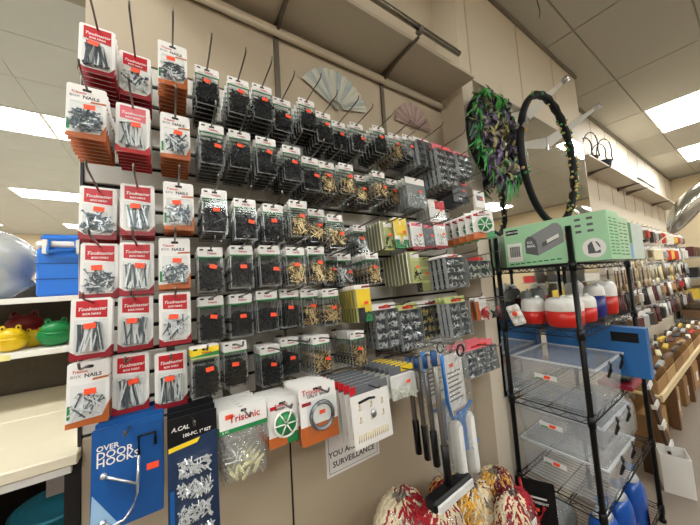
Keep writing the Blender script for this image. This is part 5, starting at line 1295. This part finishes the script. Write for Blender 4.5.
# ================================================================== shelving at the left, behind the slat wall edge
GX0, GX1 = -2.2, 0.30
GB = 2.02
t = thing('gondola_shelving', 'white gondola shelving with dark pegboard left of the slat wall', 'shelving', (-1.25, GB, 0))
Mpeg = mat('dark_pegboard', rgb(92, 84, 74), .7, var=.25, scale=60)
MB().box((GX0 + 1.25, 0, 0), (GX1 + 1.25, .03, HC + .10), Mpeg).build('back_panel', t)
MB().box((GX1 + 1.2505, -.42, HC - .42), (GX1 + 1.2685, .03, HC + .12), M_WHITE).build('upright', t)
zs1 = atY(40, 297, 1.60).z; zs2 = atY(40, 350, 1.60).z
for z in (zs1, zs2):
    s_ = MB().bbox((GX0 + 1.25, 1.60 - GB, z - .022), (GX1 + 1.249, -.0005, z), .002, M_WHITE).build('shelf', t)
MB().box((1.25 - .75, 1.597 - GB, zs2 - .024), (1.25 - .50, 1.5995 - GB, zs2 - .001), mat('price_strip', rgb(224, 216, 150), .5, var=.2, scale=60)).build('price_strip', t)
# deep cream deck board
zd = HC - .421
t2 = thing('deck_board', 'wide cream wooden deck board in front of the dark pegboard', 'deck', (-1.2, 1.55, zd - .03))
Mdk = mat('cream_deck', rgb(226, 216, 190), .5, var=.06, scale=12)
MB().bbox((-1.0, -.45, 0), (.985, .0, .03), .003, Mdk).build('plank', t2); MB().bbox((-1.0, .004, 0), (.985, .46, .03), .003, Mdk).build('plank', t2)
MB().box((-1.0, -.44, -.022), (.97, -.425, -.0005), M_WHITE).build('front_rail', t2)
t3 = thing('steel_bracket', 'bright steel bracket under the right end of the deck board', 'bracket', (-.255, 1.16, zd - .11))
MB().box((-.03, -.02, 0), (.02, .12, .05), M_STEEL).build('plate', t3); MB().tube([(-.02, -.01, .05), (-.005, -.02, .075), (.015, -.01, .055)], .012, M_STEEL, 8).build('knuckle', t3)
# lower shelf carrying tubs
rimp = atY(60, 502, 1.32); zl = rimp.z - .165
t = thing('lower_shelf', 'dark lower shelf under the cream deck board', 'shelf', (-1.2, 1.55, zl))
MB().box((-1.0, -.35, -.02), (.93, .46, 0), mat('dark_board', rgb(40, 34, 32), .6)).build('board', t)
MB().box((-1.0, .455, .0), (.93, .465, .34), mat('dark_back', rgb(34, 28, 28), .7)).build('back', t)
Mtub = mat('teal_tub', rgb(40, 140, 168), .4); Mpur = mat('purple_tub', rgb(96, 60, 92), .4)
for (X, Y, r, h, m_, lb) in ((rimp.x - .005, 1.33, .10, .165, Mtub, 'teal round plastic tub under the deck board'), (rimp.x - .235, 1.22, .12, .225, Mpur, 'stacked purple basins under the deck board at the left edge')):
    t = thing('plastic_tub', lb, 'tub', (X, Y, zl + .0005))
    MB().lathe([(r*.78, 0), (r*.8, .005), (r*.97, h*.95), (r*1.03, h*.95), (r*1.03, h), (r*.94, h), (r*.76, .012)], m_, 26).build('bowl', t)
    MB().tube([(r*1.03*math.cos(a), r*1.03*math.sin(a), h) for a in [2*PI*i/26 for i in range(26)]], .006, m_, 6, closed=True).build('rim', t)
    if m_ is Mpur:
        MB().tube([(r*1.0*math.cos(a), r*1.0*math.sin(a), h - .03) for a in [2*PI*i/26 for i in range(26)]], .005, m_, 6, closed=True).build('stacked_rim', t)
# blue cooler on the upper shelf
t = thing('cooler_box', 'blue hard cooler with white lid band on the upper left shelf', 'cooler', (-.372, 1.77, zs1 + .0005))
Mcb_ = mat('cooler_blue', rgb(40, 116, 214), .4, var=.05)
MB().bbox((-.08, -.13, 0), (.08, .15, .205), .01, Mcb_).build('body', t)
for z in (.07, .135): MB().box((-.0805, -.1312, z), (.0805, -.1302, z + .004), mat('cooler_groove', rgb(20, 70, 140), .5)).build('groove', t)
MB().bbox((-.083, -.133, .2055), (.083, .153, .232), .008, M_WHITE).build('lid_band', t)
MB().bbox((-.072, -.122, .2325), (.072, .142, .262), .01, Mcb_).build('lid', t)
q = MB(); q.tube([(-.042, -.137, .232), (-.040, -.152, .185), (.040, -.152, .185), (.042, -.137, .232)], .008, Mcb_, 8); q.build('handle', t)
for sx in (-1, 1): MB().bbox((sx*.050 - .008, -.152, .175), (sx*.050 + .008, -.1335, .235), .003, M_WHITE).build('handle_mount', t)
# plastic sack
t = thing('plastic_sack', 'big grey white plastic sack slumped at the left edge of the shelf', 'sack', (-.625, 1.80, zs1 + .0005))
q = MB(); rn = random.Random(6); q.ball((0, 0, .145), (.145, .13, .15), clear('sack_film', tint=(.8, .82, .82), haze=.6, gloss=.25, rough=.2, hazecol=(.62, .64, .64), wrinkle=1.0, wscale=22), 24, 16)
for v in q.v:
    k = 1 + .12*math.sin(v.x*42 + v.z*20)*math.cos(v.z*36) + .06*rn.uniform(-1, 1); v.x *= k; v.y *= k
q.build('film', t)
q = MB(); q.ball((0, 0, .13), (.12, .14, .125), mat('sack_fill', rgb(176, 184, 188), .8, var=.2, scale=12), 16, 10); q.build('contents', t)
# frog shaped toys on the second shelf
zf = zs2 + .0005
def frog(X, Y, s, m_, label):
    t = thing('frog_toy', label, 'toy', (X, Y, zf), (0, 0, R(12)), 'frog shaped toys on the second shelf')
    t.scale = (1, 1, 1.45)
    q = MB(); q.ball((0, 0, .048*s), (.085*s, .07*s, .048*s), m_, 20, 12); q.build('body', t)
    q = MB(); q.ball((0, -.015*s, .075*s), (.07*s, .055*s, .035*s), m_, 18, 10); q.build('head', t)
    for sx in (-1, 1):
        MB().ball((sx*.035*s, -.03*s, .108*s), .016*s, m_, 10, 7).build('eye_bump', t)
        MB().ball((sx*.035*s, -.044*s, .110*s), .006*s, M_BLACK, 8, 5).build('pupil', t)
    MB().tube([(-.066*s, -.040*s, .066*s), (-.03*s, -.068*s, .056*s), (.03*s, -.068*s, .056*s), (.066*s, -.040*s, .066*s)], .005*s, m_, 6).build('mouth', t)
My = mat('toy_yellow', rgb(226, 190, 20), .3); Mg = mat('toy_green', rgb(16, 128, 66), .3); Mr = mat('toy_red', rgb(120, 14, 20), .35)
frog(atY(56, 335, 1.68).x, 1.68, .66, Mg, 'shiny green frog toy on the second shelf')
frog(atY(33, 335, 1.72).x, 1.74, .45, My, 'yellow frog toy between the green frog and another yellow one')
frog(atY(11, 335, 1.67).x, 1.67, .58, My, 'yellow frog toy at the left edge of the second shelf')
frog(atY(24, 325, 1.88).x, 1.89, .85, Mr, 'large dark red frog toy behind the yellow ones')
frog(atY(-6, 325, 1.85).x - .02, 1.86, .5, My, 'yellow frog toy in the shadow at the far left')

# ================================================================== the gondola across the aisle, seen in the mirror
for sgn, lbx in ((-3.2, 'dark gondola added across the aisle at the left to darken reflections'),):  # unseen dark unit, added so the clear packs reflect less light
    t = thing('opposite_gondola', lbx, 'shelving', (-1.2, -1.65, 0))
    MB().box((-2.6, -.02, .1), (2.5, .02, 2.05), Mpeg).build('panel', t)
    for j in range(5): MB().box((-2.6, .021, .2 + j*.42), (2.5, .38, .225 + j*.42), FC[1]).build('shelf_board', t)
    for j in range(5):
        for k in range(10): MB().bbox((-2.5 + k*.5, .06, .2255 + j*.42), (-2.08 + k*.5, .34, .45 + j*.42 + .05*((k + j) % 3)), .01, FC[(k*2 + j*3) % len(FC)]).build('stock_box', t)
t = thing('opposite_gondola', 'pegged gondola across the aisle, seen only in the mirror', 'shelving', (3.6, -1.65, 0))
MB().box((-2.2, -.02, .1), (2.2, .02, 2.0), MATS['pegboard']).build('panel', t)
MB().box((-2.2, .03, .1), (2.2, .40, .14), M_WHITE).build('base_shelf', t)
for ri in range(3):
    for k in range(14):
        ci = [5, 8, 3, 0, 2, 5, 7, 3, 0, 8, 5, 2, 0, 3][(k + ri*5) % 14]
        o = put_pack(goods(('utensil', 'cluster', 'bag')[(k + ri) % 3], ci), 'hanging_goods', '%s hanging item across the aisle, mirrored, %s row, %s along' % (CN[ci], ORD[ri], ORD[k]), 'hanging goods', (1.6 + k*.29, -1.60, 1.92 - ri*.36), (0, 0, PI), 'goods hanging across the aisle')
        o.scale = (1.4, 1.2, 1.2)
